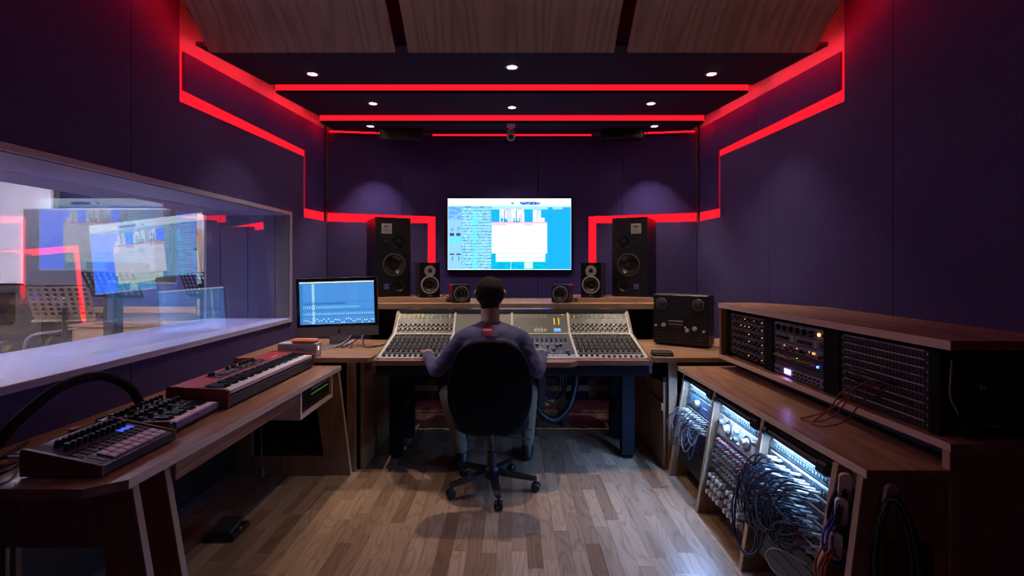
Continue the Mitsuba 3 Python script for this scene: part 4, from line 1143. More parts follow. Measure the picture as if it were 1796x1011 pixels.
part(t, 'display', moved(box(.475, .545, .05, .078, .0025, .005), FT), 'm_gloss', (.06, .07, .09))
part(t, 'lettering', moved(text('nord', .022, .0008, True), FT @ tr(.80, .03, .0002) @ rot((0, 0, 1), 0)), 'm_satin', (.62, .5, .5), label='white lettering')
for a in (.08, LK - .1):
    for b in (.03, .26):
        part(t, 'foot', moved(cyl(.012, .008, 10), F @ tr(a, b, -.001)), 'm_satin', K)

# small dark synthesizer with short keys
t = thing('synthesizer', 'small dark synthesizer with short keys and many knobs, between red keyboard and groovebox', 'keyboard')
L2 = .345
F = fr((-1.398, 1.985, .752), (-.04, 1, 0), (-1, -.04, 0))
part(t, 'base', moved(box(0, L2, .0, .30, .008, .034, .003), F), 'm_satin', (.018, .018, .020))
part(t, 'front_lip', moved(box(.03, L2 - .002, -.004, .004, .018, .044, .002), F), 'm_satin', (.20, .12, .30))
keys(t, F @ tr(.045, .006, .042), 14, (L2 - .05) / 14, .095, .06, .003, 0, (.74, .62, .66), .012)
part(t, 'panel', ext(Polygon([(.104, .034), (.104, .048), (.29, .066), (.30, .060), (.30, .034)]), L2, F @ fr((0, 0, 0), (0, 1, 0), (0, 0, 1))), 'm_satin', (.035, .035, .042))
part(t, 'left_panel', moved(box(.002, .043, .006, .10, .034, .046, .002), F), 'm_satin', (.035, .035, .04))
part(t, 'wood_cheek', moved(box(-.008, 0, .0, .30, .006, .060, .002), F), 'm_satin', (.13, .06, .03))
FT = F @ fr((0, .106, .0485), (1, 0, 0), (0, 1, .1))
kn = []
for i in range(11):
    for j in range(4):
        x, y = .022 + i * .030, .03 + j * .040
        if j in (1, 3) or rng.random() < .3:
            kn.append((moved(lathe([(0, 0), (.0105, 0), (.0085, .021), (0, .021)], 10), FT @ tr(x, y, 0)), (.012, .012, .013)))
        else:
            kn.append((moved(box(-.008, .008, -.004, .004, 0, .004), FT @ tr(x, y, 0)), rng.choice([(.06, .06, .07), (.25, .25, .28), (.03, .03, .03)])))
for i in range(5):
    kn.append((moved(box(-.004, .004, -.002, .002, .0, .03), FT @ tr(.10 + i * .035, .10, 0)), (.55, .52, .50)))
m_, c_ = cats(kn)
part(t, 'knob', m_, 'm_satin', c_, kind='stuff')

# groovebox with pads
t = thing('groovebox', 'dark grey groovebox with sixteen pale pads and rows of black knobs, nearest the viewer', 'drum machine')
L3, D3 = .352, .268
F = fr((-1.348, 1.590, .752), (0, 1, 0), (-1, 0, 0))
part(t, 'body', ext(Polygon([(.004, .006), (.004, .036), (D3 - .012, .088), (D3 - .004, .082), (D3 - .004, .006)]), L3 - .02, F @ fr((.010, 0, 0), (0, 1, 0), (0, 0, 1))), 'm_satin', (.055, .053, .065))
part(t, 'front_rail', moved(box(.010, L3 - .010, -.002, .004, .006, .036, .001), F), 'm_satin', (.020, .018, .04))
for a in (0, L3 - .010):
    part(t, 'wood_cheek', ext(Polygon([(-.003, .004), (-.003, .040), (D3 - .012, .094), (D3, .086), (D3, .004)]), .010, F @ fr((a, 0, 0), (0, 1, 0), (0, 0, 1))), 'm_satin', (.16, .065, .03), label='wooden end cheek')
FT = F @ fr((.010, .004, .0365), (1, 0, 0), (0, D3 - .016, .052))
pw = .0325
proto = part(t, 'pad', moved(box(.058, .058 + pw - .005, .012, .012 + pw - .005, -.001, .006, .001), FT), 'm_satin', (.70, .55, .60), label='pale square pad')
for i in range(8):
    for j in range(2):
        if i or j:
            again(t, 'pad', proto, FT @ tr(i * pw, j * pw, 0) @ np.linalg.inv(FT))
kn = []
for i in range(12):
    for j in range(3):
        kn.append((moved(box(-.0065, .0065, -.004, .004, -.001, .003), FT @ tr(.025 + i * .026, .095 + j * .018, 0)), (.022, .022, .026)))
m_, c_ = cats(kn)
part(t, 'button', m_, 'm_satin', c_, kind='stuff')
for j, y in enumerate((.165, .205)):
    for i in range(11):
        part(t, 'knob', moved(lathe([(0, 0), (.0105, 0), (.0095, .003), (.0085, .024), (.007, .026), (0, .026)], 12), FT @ tr(.045 + i * .024 + (j * .008), y, 0)), 'm_satin', (.012, .011, .012), 30)
part(t, 'display', moved(box(.245, .305, .135, .162, .0, .0015), FT), 'm_dark', emit=(.05, .08, .55), weight=.05, label='small blue display')
for k in range(2):
    part(t, 'touch_strip', moved(box(.008 + k * .022, .022 + k * .022, .015, .085, -.001, .001), FT), 'm_satin', (.018, .018, .02))

# cables on the left desk
t = thing('cable_loom', 'thick black braided cable loom arching up behind the groovebox', 'cable')
put(t, tube(spline([(-1.80, 1.45, .775), (-1.76, 1.60, .80), (-1.74, 1.70, .90), (-1.73, 1.86, .985), (-1.73, 2.04, .985), (-1.72, 2.18, .90), (-1.71, 2.24, .79)], 8), .019, 9), 'm_matte', (.010, .010, .011), True)
for k, (p, r, lab) in enumerate(((((-1.70, 1.52, .758), (-1.66, 1.60, .775), (-1.72, 1.72, .76), (-1.66, 1.9, .757), (-1.72, 2.1, .757), (-1.70, 2.3, .757)), .005, 'thin black cable lying on the desk behind the groovebox'), (((-1.64, 1.56, .80), (-1.72, 1.55, .80), (-1.78, 1.60, .765), (-1.84, 1.75, .757), (-1.9, 1.9, .757)), .006, 'black cable plugged into the back of the groovebox'),
                                   (((-1.62, 1.62, .815), (-1.70, 1.60, .81), (-1.74, 1.66, .765), (-1.70, 1.80, .757)), .005, 'short black cable beside the groovebox plugs'), (((-1.70, 2.05, .79), (-1.80, 2.10, .78), (-1.84, 2.3, .757), (-1.80, 2.6, .757), (-1.88, 2.9, .757)), .005, 'black cable running along the wall behind the red keyboard'))):
    put(thing('cable', lab, 'cable'), tube(spline(p, 7), r, 6), 'm_satin', (.012, .012, .013), True)
t = thing('glass_ornament', 'small clear glass ornament on the desk behind the groovebox', 'ornament')
part(t, 'body', moved(lathe([(0, 0), (.028, 0), (.032, .012), (.020, .03), (.014, .05), (.022, .062), (0, .064)], 14), tr(-1.72, 1.90, .7515)), 'm_gloss', (.35, .10, .12), 40)
part(t, 'base', moved(lathe([(0, 0), (.034, 0), (.034, .004), (0, .004)], 14), tr(-1.72, 1.90, .7503)), 'm_gloss', (.3, .08, .1), 40)
t = thing('audio_plug', 'chrome jack plugs sticking out of the back of the groovebox', 'plug')
part(t, 'sleeve', moved(cyl(.007, .05, 10), fr((-1.615, 1.605, .815), (0, 1, 0), (0, 0, 1)) @ rot((1, 0, 0), 180)), 'm_metal', (.6, .6, .6))
part(t, 'sleeve', moved(cyl(.007, .05, 10), fr((-1.615, 1.635, .815), (0, 1, 0), (0, 0, 1)) @ rot((1, 0, 0), 180)), 'm_metal', (.6, .6, .6))
t = thing('foot_pedal', 'small black pedal with a glint on the floor under the left desk', 'pedal')
part(t, 'base', box(-1.62, -1.46, 2.54, 2.70, .0, .03, .004), 'm_satin', K)
part(t, 'tread', moved(box(-.06, .06, -.07, .07, 0, .02, .006), tr(-1.54, 2.62, .035) @ rot((1, 0, 0), 8)), 'm_satin', K2)
part(t, 'jack', box(-1.475, -1.455, 2.60, 2.62, .03, .045, .003), 'm_metal', (.7, .7, .7))
t = thing('hanging_cable', 'thin cable with a plug hanging under the left desk from the wall', 'cable')
part(t, 'wire', tube(spline([(-1.60, 3.1, .70), (-1.605, 3.1, .4), (-1.60, 3.1, .16)], 6), .004, 6), 'm_satin', (.10, .06, .06), True)
part(t, 'plug', box(-1.615, -1.585, 3.085, 3.115, .09, .16, .008), 'm_satin', (.10, .05, .06))

# ------------------------------------------------------------------ equipment in the racks
def knob_mesh(r, h, n=12):
    return lathe([(0, 0), (r, 0), (r * .98, h * .2), (r * .82, h * .85), (r * .7, h), (0, h)], n)


def plate(t, F, w, h, col, m='m_satin', ears=True):
    part(t, 'face_plate', moved(box(0, w, .0008, h - .0008, -.012, 0, .0015), F), m, col)
    part(t, 'chassis', moved(box(.02, w - .02, .003, h - .003, -.22, -.012), F), 'm_satin', (.012, .012, .013))


UL = {'upper': 'upper housing'}
ORDL = ('first', 'second', 'third', 'fourth', 'fifth', 'sixth', 'seventh', 'eighth', 'ninth', 'tenth', 'eleventh')
ORD = ('topmost', 'second', 'third', 'fourth', 'fifth', 'sixth', 'seventh', 'eighth', 'ninth', 'tenth')
# --- upper housing, far bay: six preamp units
def hframe(bay):
    a, b = ((3.278, 2.862), (2.768, 2.347), (2.233, 1.777))[bay]
    xa = hx(a) + .042
    return fr((xa, a, .845), (.035, -1, 0), (0, 0, 1)), math.hypot(a - b, .035 * (a - b))


F0, w0 = hframe(0)
U = .0447
for k in range(6):
    t = thing('preamp_unit', f'{ORD[k]} of six dark knobbed units with orange lights in the far bay of the housing', 'rack unit')
    F = F0 @ tr(0, .286 - (k + 1) * U, 0)
    plate(t, F, w0, U, (.075, .075, .11))
    ks = []
    for i in range(14):
        x = .045 + i * (w0 - .08) / 13
        ks.append((moved(knob_mesh(.0075, .014, 9), F @ tr(x, .014 + .012 * (i % 2), 0)), (.012, .012, .015)))
        ks.append((moved(box(-.003, .003, -.003, .003, 0, .003), F @ tr(x + .008, .034, 0)), (.22, .22, .26)))
    ks += [(moved(box(-.006, .006, -.012, .012, 0, .003), F @ tr(xx, U / 2, 0)), (.03, .03, .04)) for xx in (.014, w0 - .014)]
    m_, c_ = cats(ks)
    part(t, 'knob', m_, 'm_satin', c_, kind='stuff')
    lx = [(.05, .10, .19, .30, w0 - .03), (.05, .14, .19, .24, .33, w0 - .03), (.06, .24, w0 - .03), (.055, .24, w0 - .03), (w0 - .03,), (.055, .235, w0 - .03)][k]
    part(t, 'light', cat([moved(box(-.0021, .0021, -.0021, .0021, 0, .004), F @ tr(x, .021, 0)) for x in lx]), 'm_dark', emit=(2.6, .75, .30), weight=.02, kind='stuff', label='orange indicator lights')

F1, w1 = hframe(1)
specs = [('topmost unit of the middle housing bay, pale face with six large black knobs', .055, (.16, .18, .26), 0), ('second unit of the middle housing bay, two groups of small knobs and meters', .048, (.13, .145, .21), 1), ('third unit of the middle housing bay, blue-grey face with an orange-lit button', .052, (.13, .15, .23), 2),
         ('fourth unit of the middle housing bay, dark face with rows of cream knobs', .052, (.022, .020, .024), 3), ('thin dark unit below the cream-knobbed unit in the middle housing bay', .028, (.028, .024, .035), 5), ('lowest unit of the middle housing bay, with a glowing violet display', .050, (.22, .21, .36), 4)]
y = .292
for lab, hgt, col, kind in specs:
    t = thing('processor_unit', lab, 'rack unit')
    y -= hgt + .001
    F = F1 @ tr(0, y, 0)
    plate(t, F, w1, hgt, col)
    cy_ = hgt / 2
    ks = []
    if kind == 0:
        for i in range(6):
            part(t, 'knob', moved(knob_mesh(.017, .022, 14), F @ tr(.05 + i * .056, cy_ - .004, 0)), 'm_satin', (.012, .012, .014), 30)
            ks.append((moved(box(-.009, .009, -.002, .002, 0, .002), F @ tr(.05 + i * .056, hgt - .007, 0)), (.05, .05, .06)))
        part(t, 'light', moved(cyl(.009, .006, 12), F @ tr(w1 - .035, cy_, 0)), 'm_dark', emit=(3.2, .8, .25), weight=.03, label='orange light')
    elif kind == 1:
        for gx in (.04, .235):
            for i in range(5):
                ks.append((moved(knob_mesh(.009, .016, 10), F @ tr(gx + i * .022, cy_ - .004, 0)), (.015, .015, .018)))
            ks.append((moved(box(0, .03, .006, hgt - .006, 0, .003), F @ tr(gx + .118, 0, 0)), (.30, .25, .18)))
        for i in range(4):
            ks.append((moved(knob_mesh(.008, .012, 9), F @ tr(w1 - .04 + (i % 2) * .018, .015 + (i // 2) * .02, 0)), (.2, .2, .24)))
    elif kind == 2:
        for x in (.04, .06, .13, .16, .185, .25, .29, .31, .395):
            ks.append((moved(knob_mesh(.010, .018, 10), F @ tr(x, cy_ - .005 + rng.uniform(-.006, .006), 0)), rng.choice([(.015, .015, .018), (.3, .12, .1), (.02, .02, .025)])))
        part(t, 'light', moved(box(-.010, .010, -.005, .005, 0, .004), F @ tr(w1 - .075, cy_ + .004, 0)), 'm_dark', emit=(1.6, .45, .10), weight=.03, label='lit orange button')
        part(t, 'light', cat([moved(cyl(.003, .003, 8), F @ tr(x, cy_ + .006, 0)) for x in (.10, .21, w1 - .11)]), 'm_dark', emit=(2.0, .5, .4), weight=.02, kind='stuff')
    elif kind == 3:
        for i in range(15):
            if i in (8,):
                continue
            x = .03 + i * .0225
            ks.append((moved(knob_mesh(.0075, .02, 9), F @ tr(x, cy_ + .004 * (i % 2), 0)), (.48, .34, .24)))
        part(t, 'light', moved(cyl(.004, .004, 8), F @ tr(.212, cy_ + .006, 0)), 'm_dark', emit=(.3, 1.5, .2), weight=.02)
        part(t, 'light', moved(cyl(.006, .005, 12), F @ tr(w1 - .045, cy_ - .004, 0)), 'm_dark', emit=(.3, 1.4, 14), weight=.06, label='bright blue light')
    elif kind == 4:
        for i in range(14):
            ks.append((moved(knob_mesh(.0055, .010, 8), F @ tr(.19 + (i // 2) * .032, .014 + (i % 2) * .019, 0)), (.02, .02, .03)))
        for x in (.04, .055, .07):
            ks.append((moved(knob_mesh(.007, .012, 9), F @ tr(x, cy_, 0)), (.02, .02, .03)))
        part(t, 'display', moved(box(.10, .155, .012, .038, 0, .003), F), 'm_dark', emit=(5.0, 3.0, 11), weight=.2, label='glowing violet display')
    else:
        for i in range(10):
            ks.append((moved(box(-.004, .004, -.003, .003, 0, .003), F @ tr(.04 + i * .034, cy_, 0)), (.08, .07, .09)))
    ks += [(moved(box(-.005, .005, -.006, .006, 0, .003), F @ tr(xx, cy_, 0)), (.02, .02, .03)) for xx in (.010, w1 - .010)]
    m_, c_ = cats(ks)
    part(t, 'small_knob', m_, 'm_satin', c_, kind='stuff')

F2, w2 = hframe(2)
for k in range(9):
    t = thing('patchbay', f'{ORD[k]} of nine patchbays with pale label strips in the near housing bay', 'patchbay')
    hgt = .0325
    F = F2 @ tr(0, .294 - (k + 1) * hgt, 0)
    plate(t, F, w2, hgt, (.020, .019, .030))
    sg, x = [], .02
    while x < w2 - .025:
        ln = rng.choice((.03, .05, .08, .12))
        ln = min(ln, w2 - .022 - x)
        sg.append((moved(box(x, x + ln - .001, hgt - .009, hgt - .003, 0, .0012), F), rng.choice([(.34, .30, .36), (.40, .36, .38), (.36, .25, .26), (.26, .26, .36), (.15, .10, .30)] if k < 8 else [(.4, .36, .36)])))
        x += ln
    m_, c_ = cats(sg)
    part(t, 'label_strip', m_, 'm_satin', c_, kind='stuff', label='pale coloured label strips')
    part(t, 'socket', cat([moved(lathe([(.0022, 0), (.0048, 0), (.0048, .003), (.0022, .003), (.0022, 0)], 8), F @ tr(.026 + i * (w2 - .05) / 23, yy, 0)) for i in range(24) for yy in (.006, .0165)]), 'm_satin', (.06, .06, .07), kind='stuff')
    part(t, 'screw', cat([moved(cyl(.004, .002, 8), F @ tr(xx, hgt / 2, 0)) for xx in (.008, w2 - .008)]), 'm_metal', (.5, .5, .5), kind='stuff')
P2 = lambda x, y, z: (F2 @ np.array([x, y, z, 1]))[:3]
RC = [('dark red', (.20, .03, .035), [(.02, .02), (.20, .09)]), ('red', (.26, .04, .04), [(.03, .02), (.26, .10)]), ('black', (.02, .016, .02), [(.16, .14), (.35, .10)]), ('black', (.02, .016, .025), [(.19, .13), (.30, .06)])]
for k, p in enumerate(([P2(.20, .085, .002), P2(.16, .085, .05), P2(.10, .05, .07), P2(.07, -.03, .10), P2(.06, -.085, .16), P2(.09, -.087, .20), P2(.15, -.085, .19), P2(.19, -.05, .12), P2(.21, .03, .07), P2(.22, .06, .04), P2(.23, .062, .002)],
                       [P2(.24, .11, .002), P2(.19, .10, .06), P2(.17, .04, .09), P2(.13, -.05, .13), P2(.08, -.087, .19), P2(.03, -.087, .21), P2(.02, -.086, .17), P2(.08, -.03, .10), P2(.14, .07, .05), P2(.20, .118, .03), P2(.22, .118, .002)],
                       [P2(.12, .095, .002), P2(.11, .12, .05), P2(.14, .155, .07), P2(.22, .16, .06), P2(.28, .145, .04), P2(.31, .13, .002)],
                       [P2(.16, .075, .002), P2(.13, .10, .05), P2(.16, .14, .06), P2(.25, .13, .05), P2(.32, .09, .04), P2(.38, .08, .002)])):
    t = thing('hanging_cable', ('dark red patch cord hanging from the near patchbays onto the desk', 'longer red patch cord looping from the patchbays down over the desk', 'black patch cord arching over the patchbays of the near bay, the upper one', 'black patch cord arching over the patchbays of the near bay, the lower one')[k], 'cable')
    part(t, 'wire', tube(spline(p, 7), .0032, 6), 'm_satin', RC[k][1], True)
    for q in (0, -1):
        part(t, 'plug', tube([p[q], np.array(p[q]) * .3 + np.array(p[1 if q == 0 else -2]) * .7], .0052, 7), 'm_satin', RC[k][1])
# things in the open near end of the housing
t = thing('cable', 'grey cable hanging inside the open near end of the housing', 'cable')
put(t, tube(spline([(1.545, 1.70, 1.12), (1.54, 1.70, 1.05), (1.535, 1.695, .99), (1.55, 1.68, .93)], 6), .004, 6), 'm_satin', (.22, .16, .16), True)
t = thing('rack_unit', 'black rack unit with two pale labels inside the open end of the housing', 'rack unit')
part(t, 'body', box(1.60, 1.88, 1.70, 1.73, .845, 1.14, .003), 'm_satin', (.014, .013, .014))
for a in (1.640, 1.652):
    part(t, 'label', box(a, a + .008, 1.697, 1.70, 1.015, 1.03), 'm_satin', (.5, .45, .42))
part(t, 'red_label', box(1.665, 1.71, 1.697, 1.70, .882, .892), 'm_satin', (.3, .05, .05))

# --- lower bays
SLN = math.hypot(1, .155)
BY = [(3.333, 2.865), (2.833, 2.322), (2.290, 1.805)]


def bay_frame(i):
    a, b = BY[i]
    return fr((XF(0) + .034, a, 0), (0, -1, 0), (.155, 0, 1)), a - b


def lamp(i):
    F, w = bay_frame(i)
    t = thing('rack_lamp', f'black rack lamp with a cold white light strip at the top of the {("far", "middle", "near")[i]} bay', 'lamp')
    part(t, 'bar', moved(box(.015, w - .02, .668, .712, -.01, .012, .006), F), 'm_satin', (.012, .012, .014))
    part(t, 'tube', moved(lathe([(0, 0), (.015, 0), (.015, w - .09), (0, w - .09)], 14), F @ fr((.03, .678, .028), (0, 1, 0), (0, 0, 1))), 'm_satin', (.014, .014, .017), 30)
    part(t, 'end_knob', moved(lathe([(0, 0), (.021, .002), (.021, .03), (0, .032)], 14), F @ fr((.004, .676, .030), (0, 1, 0), (0, 0, 1))), 'm_satin', (.012, .012, .013), 30)
    part(t, 'socket', moved(box(w - .085, w - .02, .652, .70, .005, .048, .008), F), 'm_satin', (.012, .012, .014))
    part(t, 'light_strip', moved(quad((.05, .649, .010), (w - .08, .649, .010), (w - .08, .657, .0125), (.05, .657, .0125)), F), 'm_dark', emit=[c * .07 for c in L_RACK], weight=2.0, label='cold white light strip')
    part(t, 'light_strip', moved(quad((.05, .660, .012), (w - .08, .660, .012), (w - .08, .660, .026), (.05, .660, .026)), F), 'm_dark', emit=L_RACK, weight=2.0)


def window_strip(i, y):
    F, w = bay_frame(i)
    t = thing('label_unit', f'thin unit with a row of small square windows below the lamp of the {("far", "middle", "near")[i]} bay', 'rack unit')
    G = F @ tr(.004, y, 0)
    plate(t, G, w - .008, .042, (.10, .13, .17))
    n = 20
    part(t, 'window', cat([moved(box(-.007, .007, -.011, .011, 0, .002), G @ tr(.045 + k * (w - .10) / (n - 1), .021, 0)) for k in range(n)]), 'm_satin', (.018, .022, .03), kind='stuff')
    part(t, 'window_label', cat([moved(box(-.004, .004, -.006, .006, .002, .003), G @ tr(.045 + k * (w - .10) / (n - 1), .021, 0)) for k in range(n)]), 'm_satin', (.16, .22, .28), kind='stuff')


for i in range(3):
    lamp(i)
    window_strip(i, .603)


def sockets(t, G, w, n, rows, col=(.30, .33, .38)):
    part(t, 'socket', cat([moved(lathe([(.0025, 0), (.0055, 0), (.0055, .004), (.0025, .004), (.0025, 0)], 8), G @ tr(.03 + k * (w - .06) / (n - 1), yy, 0)) for k in range(n) for yy in rows]), 'm_metal', col, kind='stuff')


# far bay
F, w = bay_frame(0)
t = thing('display_unit', 'dark blue unit with a teal display and a pale knob in the far bay', 'rack unit')
G = F @ tr(.004, .508, 0)
plate(t, G, w - .008, .092, (.06, .075, .12))
part(t, 'screen', moved(box(.05, .14, .022, .075, 0, .003), G), 'm_gloss', (.03, .16, .22), label='teal display')
part(t, 'knob', moved(knob_mesh(.024, .026, 18), G @ tr(.185, .048, 0)), 'm_satin', (.40, .42, .45), 30, label='large pale knob')
part(t, 'mark', moved(box(.27, .33, .045, .052, 0, .002), G), 'm_satin', (.35, .42, .5))
part(t, 'seam', moved(box(.225, .229, .004, .088, 0, .002), G), 'm_satin', (.02, .02, .03))
for k, y in enumerate((.463, .418)):
    t = thing('patchbay', ('upper', 'lower')[k] + ' patchbay with pale sockets in the far bay, cables plugged in', 'patchbay')
    G = F @ tr(.004, y, 0)
    plate(t, G, w - .008, .042, (.03, .03, .034))
    part(t, 'label_strip', moved(box(.02, w - .03, .033, .040, 0, .0012), G), 'm_satin', (.45, .47, .5))
    sockets(t, G, w - .008, 16, (.010, .024))
for k, (ya, yb) in enumerate(((.285, .415), (.13, .282))):
    t = thing('blank_panel', ('upper', 'lower')[k] + ' black blank panel under the patchbays of the far bay', 'panel')
    put(t, moved(box(.004, w - .004, ya, yb, -.02, 0, .0015), F), 'm_satin', (.016, .016, .017))

# middle bay
F, w = bay_frame(1)
t = thing('compressor_unit', 'bright silver unit with two big round dials in the middle bay', 'rack unit')
G = F @ tr(.004, .478, 0)
plate(t, G, w - .008, .122, (.52, .54, .58))
for x in (.13, .345):
    unique_last = part(t, 'dial_ring', moved(ringm(.030, .040, .004), G @ tr(x, .066, 0)), 'm_satin', (.05, .055, .07), 30, label='dark dial ring')
    part(unique_last, 'dial', moved(lathe([(0, 0), (.026, 0), (.024, .012), (.017, .016), (.016, .034), (0, .036)], 20), G @ tr(x, .066, 0)), 'm_satin', (.55, .57, .6), 30, label='big pale dial')
for x, y, r in ((.04, .075, .020), (.235, .085, .012), (.235, .045, .014), (.42, .09, .012), (.20, .032, .010), (.275, .032, .010)):
    part(t, 'knob', moved(knob_mesh(r, .02, 14), G @ tr(x, y, 0)), 'm_satin', (.10, .11, .13) if r > .013 else (.3, .31, .34), 30)
part(t, 'small_detail', cat([moved(box(-.004, .004, -.003, .003, 0, .002), G @ tr(rng.uniform(.03, w - .05), rng.uniform(.008, .03) if k % 2 else rng.uniform(.095, .115), 0)) for k in range(26)]), 'm_satin', (.08, .09, .11), kind='stuff')
part(t, 'switch_plate', moved(box(.435, .465, .02, .06, 0, .003), G), 'm_satin', (.09, .10, .12))
t = thing('knob_unit', 'black unit crowded with small pale and pink knobs in the middle bay', 'rack unit')
G = F @ tr(.004, .285, 0)
plate(t, G, w - .008, .190, (.02, .022, .032))
for r in range(6):
    for k in range(13):
        x = .035 + k * .034 + (r % 2) * .015
        if x > w - .03:
            continue
        col = (.50, .20, .22) if r == 5 or (r == 4 and k % 3 == 0) else rng.choice([(.50, .54, .60), (.42, .45, .52), (.20, .22, .32)])
        part(t, 'knob', moved(knob_mesh(.0088, .022, 9), G @ tr(x, .018 + r * .031, 0)), 'm_satin', col, 30)
t = thing('summing_unit', 'black unit with two blocks of big white knobs at the bottom of the middle bay', 'rack unit')
G = F @ tr(.004, .118, 0)
plate(t, G, w - .008, .165, (.014, .014, .016))
for blk in (0, 1):
    for r in range(3):
        for k in range(4):
            part(t, 'knob', moved(lathe([(0, 0), (.0155, 0), (.0155, .010), (.0135, .012), (.0135, .030), (.012, .033), (0, .033)], 14), G @ tr(.05 + blk * .225 + k * .046, .035 + r * .048, 0)), 'm_satin', (.55, .57, .62), 30, label='big white knob')
part(t, 'line', cat([moved(box(.02, w - .03, y, y + .0012, 0, .001), G) for y in (.058, .106)]), 'm_satin', (.05, .05, .055), kind='stuff')

# near bay
F, w = bay_frame(2)
for k in range(6):
    y = .555 - k * .047
    t = thing('patchbay', f'{ORD[k]} of six patchbays with bright label strips in the near bay', 'patchbay')
    G = F @ tr(.004, y, 0)
    plate(t, G, w - .008, .0455, (.035, .037, .042))
    part(t, 'label_strip', moved(box(.02, w - .03, .034, .0435, 0, .0015), G), 'm_satin', (.62, .66, .70), label='bright label strip')
    sockets(t, G, w - .008, 24, (.010, .024))
for k in range(4):
    t = thing('blank_panel', f'{ORD[k]} of four dark grey blank panels at the bottom of the near bay', 'panel')
    put(t, moved(box(.004, w - .004, .262 - k * .046, .3065 - k * .046, -.02, 0, .0015), F), 'm_satin', (.035, .035, .037))


def patch(F, x0, y0, x1, y1, reach, drop, bulge, col, lab, grp, r=.0042, plug=(.42, .46, .52)):
    t = thing('patch_cable', lab, 'cable', grp)
    p = [(x0, y0, .004), (x0 - .012, y0 - .002, .045), (x0 - .035, y0 - .008, .07 + bulge * .3), (x0 - reach * .7, y0 - drop * .22, .07 + bulge), (x0 - reach, y0 - drop * .55, .075 + bulge), (x0 - reach * .85, y0 - drop * .92, .07 + bulge), (min(x0, x1) - reach * .35, min(y0 - drop, y1 + .0) - .012, .065 + bulge * .6), (x1 - .03, y1 - .01, .055), (x1 - .01, y1 - .002, .042), (x1, y1, .004)]
    q = np.array([(F @ np.array([*a, 1]))[:3] for a in p])
    part(t, 'wire', tube(spline(q, 6), r, 6), 'm_gloss', col, True)
    for e, e2 in ((q[0], q[1]), (q[-1], q[-2])):
        part(t, 'plug', tube([e, e * .05 + e2 * .95], r * 1.55, 7), 'm_satin', plug, 40)


rc = random.Random(5)
F, w = bay_frame(2)
for k in range(44):
    row = k % 4
    x0 = .05 + (k // 4) * (w - .10) / 11 + rc.uniform(-.006, .006)
    y0 = .579 - row * .047 - rc.choice((0, .014))
    x1 = min(x0 + rc.uniform(.0, .12), w - .04)
    y1 = .579 - rc.choice((3, 4, 5)) * .047 - rc.choice((0, .014))
    reach = min(rc.uniform(.07, .17), x0 + .02 + .05)
    patch(F, x0, y0, x1, y1, reach, y0 - y1 + rc.uniform(.0, .09), rc.uniform(-.01, .045), rc.choice([(.03, .035, .055), (.02, .02, .025), (.05, .06, .10)]), f'{"dark" if k % 3 else "black"} patch cable from the {ORD[row]} patchbay of the near bay, {ORDL[k // 4]} from its left end', 'patch cables in the near bay')
for k, (lab, col, pts_) in enumerate((('long dark cable drooping far below the near patchbays to the blank panels', (.02, .03, .07), [(.03, .50, .0), (-.01, .49, .07), (-.03, .36, .10), (.02, .20, .11), (.10, .14, .10), (.16, .17, .08), (.18, .30, .09), (.17, .40, .06), (.18, .42, .0)]), ('second long dark cable drooping below the near patchbays', (.03, .04, .09), [(.05, .48, .0), (.0, .46, .08), (-.02, .33, .12), (.04, .19, .12), (.12, .15, .10), (.20, .22, .09), (.21, .36, .07), (.22, .37, .0)]),
                                      ('dark cable with red-tipped plug across the lower near patchbays', (.03, .05, .09), [(.36, .345, .0), (.30, .345, .05), (.22, .33, .08), (.17, .28, .09), (.16, .20, .09), (.13, .15, .09)]), ('white cable curling in front of the blank panels of the near bay', (.35, .38, .42), [(.38, .275, .0), (.33, .285, .05), (.27, .26, .08), (.26, .22, .09), (.32, .19, .08), (.37, .19, .03)]))):
    t = thing('patch_cable', lab, 'cable')
    q = np.array([(F @ np.array([*a, 1]))[:3] for a in pts_])
    part(t, 'wire', tube(spline(q, 8), .0045, 6), 'm_gloss', col, True)
    part(t, 'plug', tube([q[0], q[0] * .1 + q[1] * .9], .0075, 8), 'm_satin', (.55, .08, .06) if k == 2 else (.3, .33, .38), 40)
F, w = bay_frame(0)
for k in range(16):
    x0 = .05 + k * .024
    y0 = .487 if k % 2 else .441
    patch(F, x0, y0, min(x0 + rc.uniform(.05, .15), w - .05), .428 - rc.uniform(0, .0), rc.uniform(.06, .11), rc.uniform(.10, .20), rc.uniform(.0, .03), rc.choice([(.16, .18, .24), (.05, .06, .09), (.28, .30, .36)]), f'thin patch cable in the {"upper" if k % 2 else "lower"} patchbay of the far bay, {ORDL[k // 2]} from its left end', 'patch cables in the far bay', .0035, (.5, .54, .6))

# pegs with coils between the near bay and the end panel
def coil(cx_, cy2, cz_, wd, ht, turns, r, seed, dirx=(-.35, -.94, 0)):
    rr = random.Random(seed)
    dx = np.array((.94, -.35, 0)); nn = np.array((-.35, -.94, 0))
    out = []
    n = 18
    for k in range(turns):
        a_, b_ = wd * rr.uniform(.75, 1.1), ht * rr.uniform(.85, 1.08)
        off = rr.uniform(-.012, .012)
        for i in range(n):
            q = 2 * math.pi * i / n
            out.append(np.array((cx_, cy2, cz_)) + dx * (math.sin(q) * a_ * (1 - .35 * math.cos(q)) + off) + np.array((0, 0, 1)) * (math.cos(q) - 1) * b_ + nn * (.012 * math.sin(q * 2 + k) + (k - turns / 2) * .006))
    return tube(spline(out, 2), r, 6)


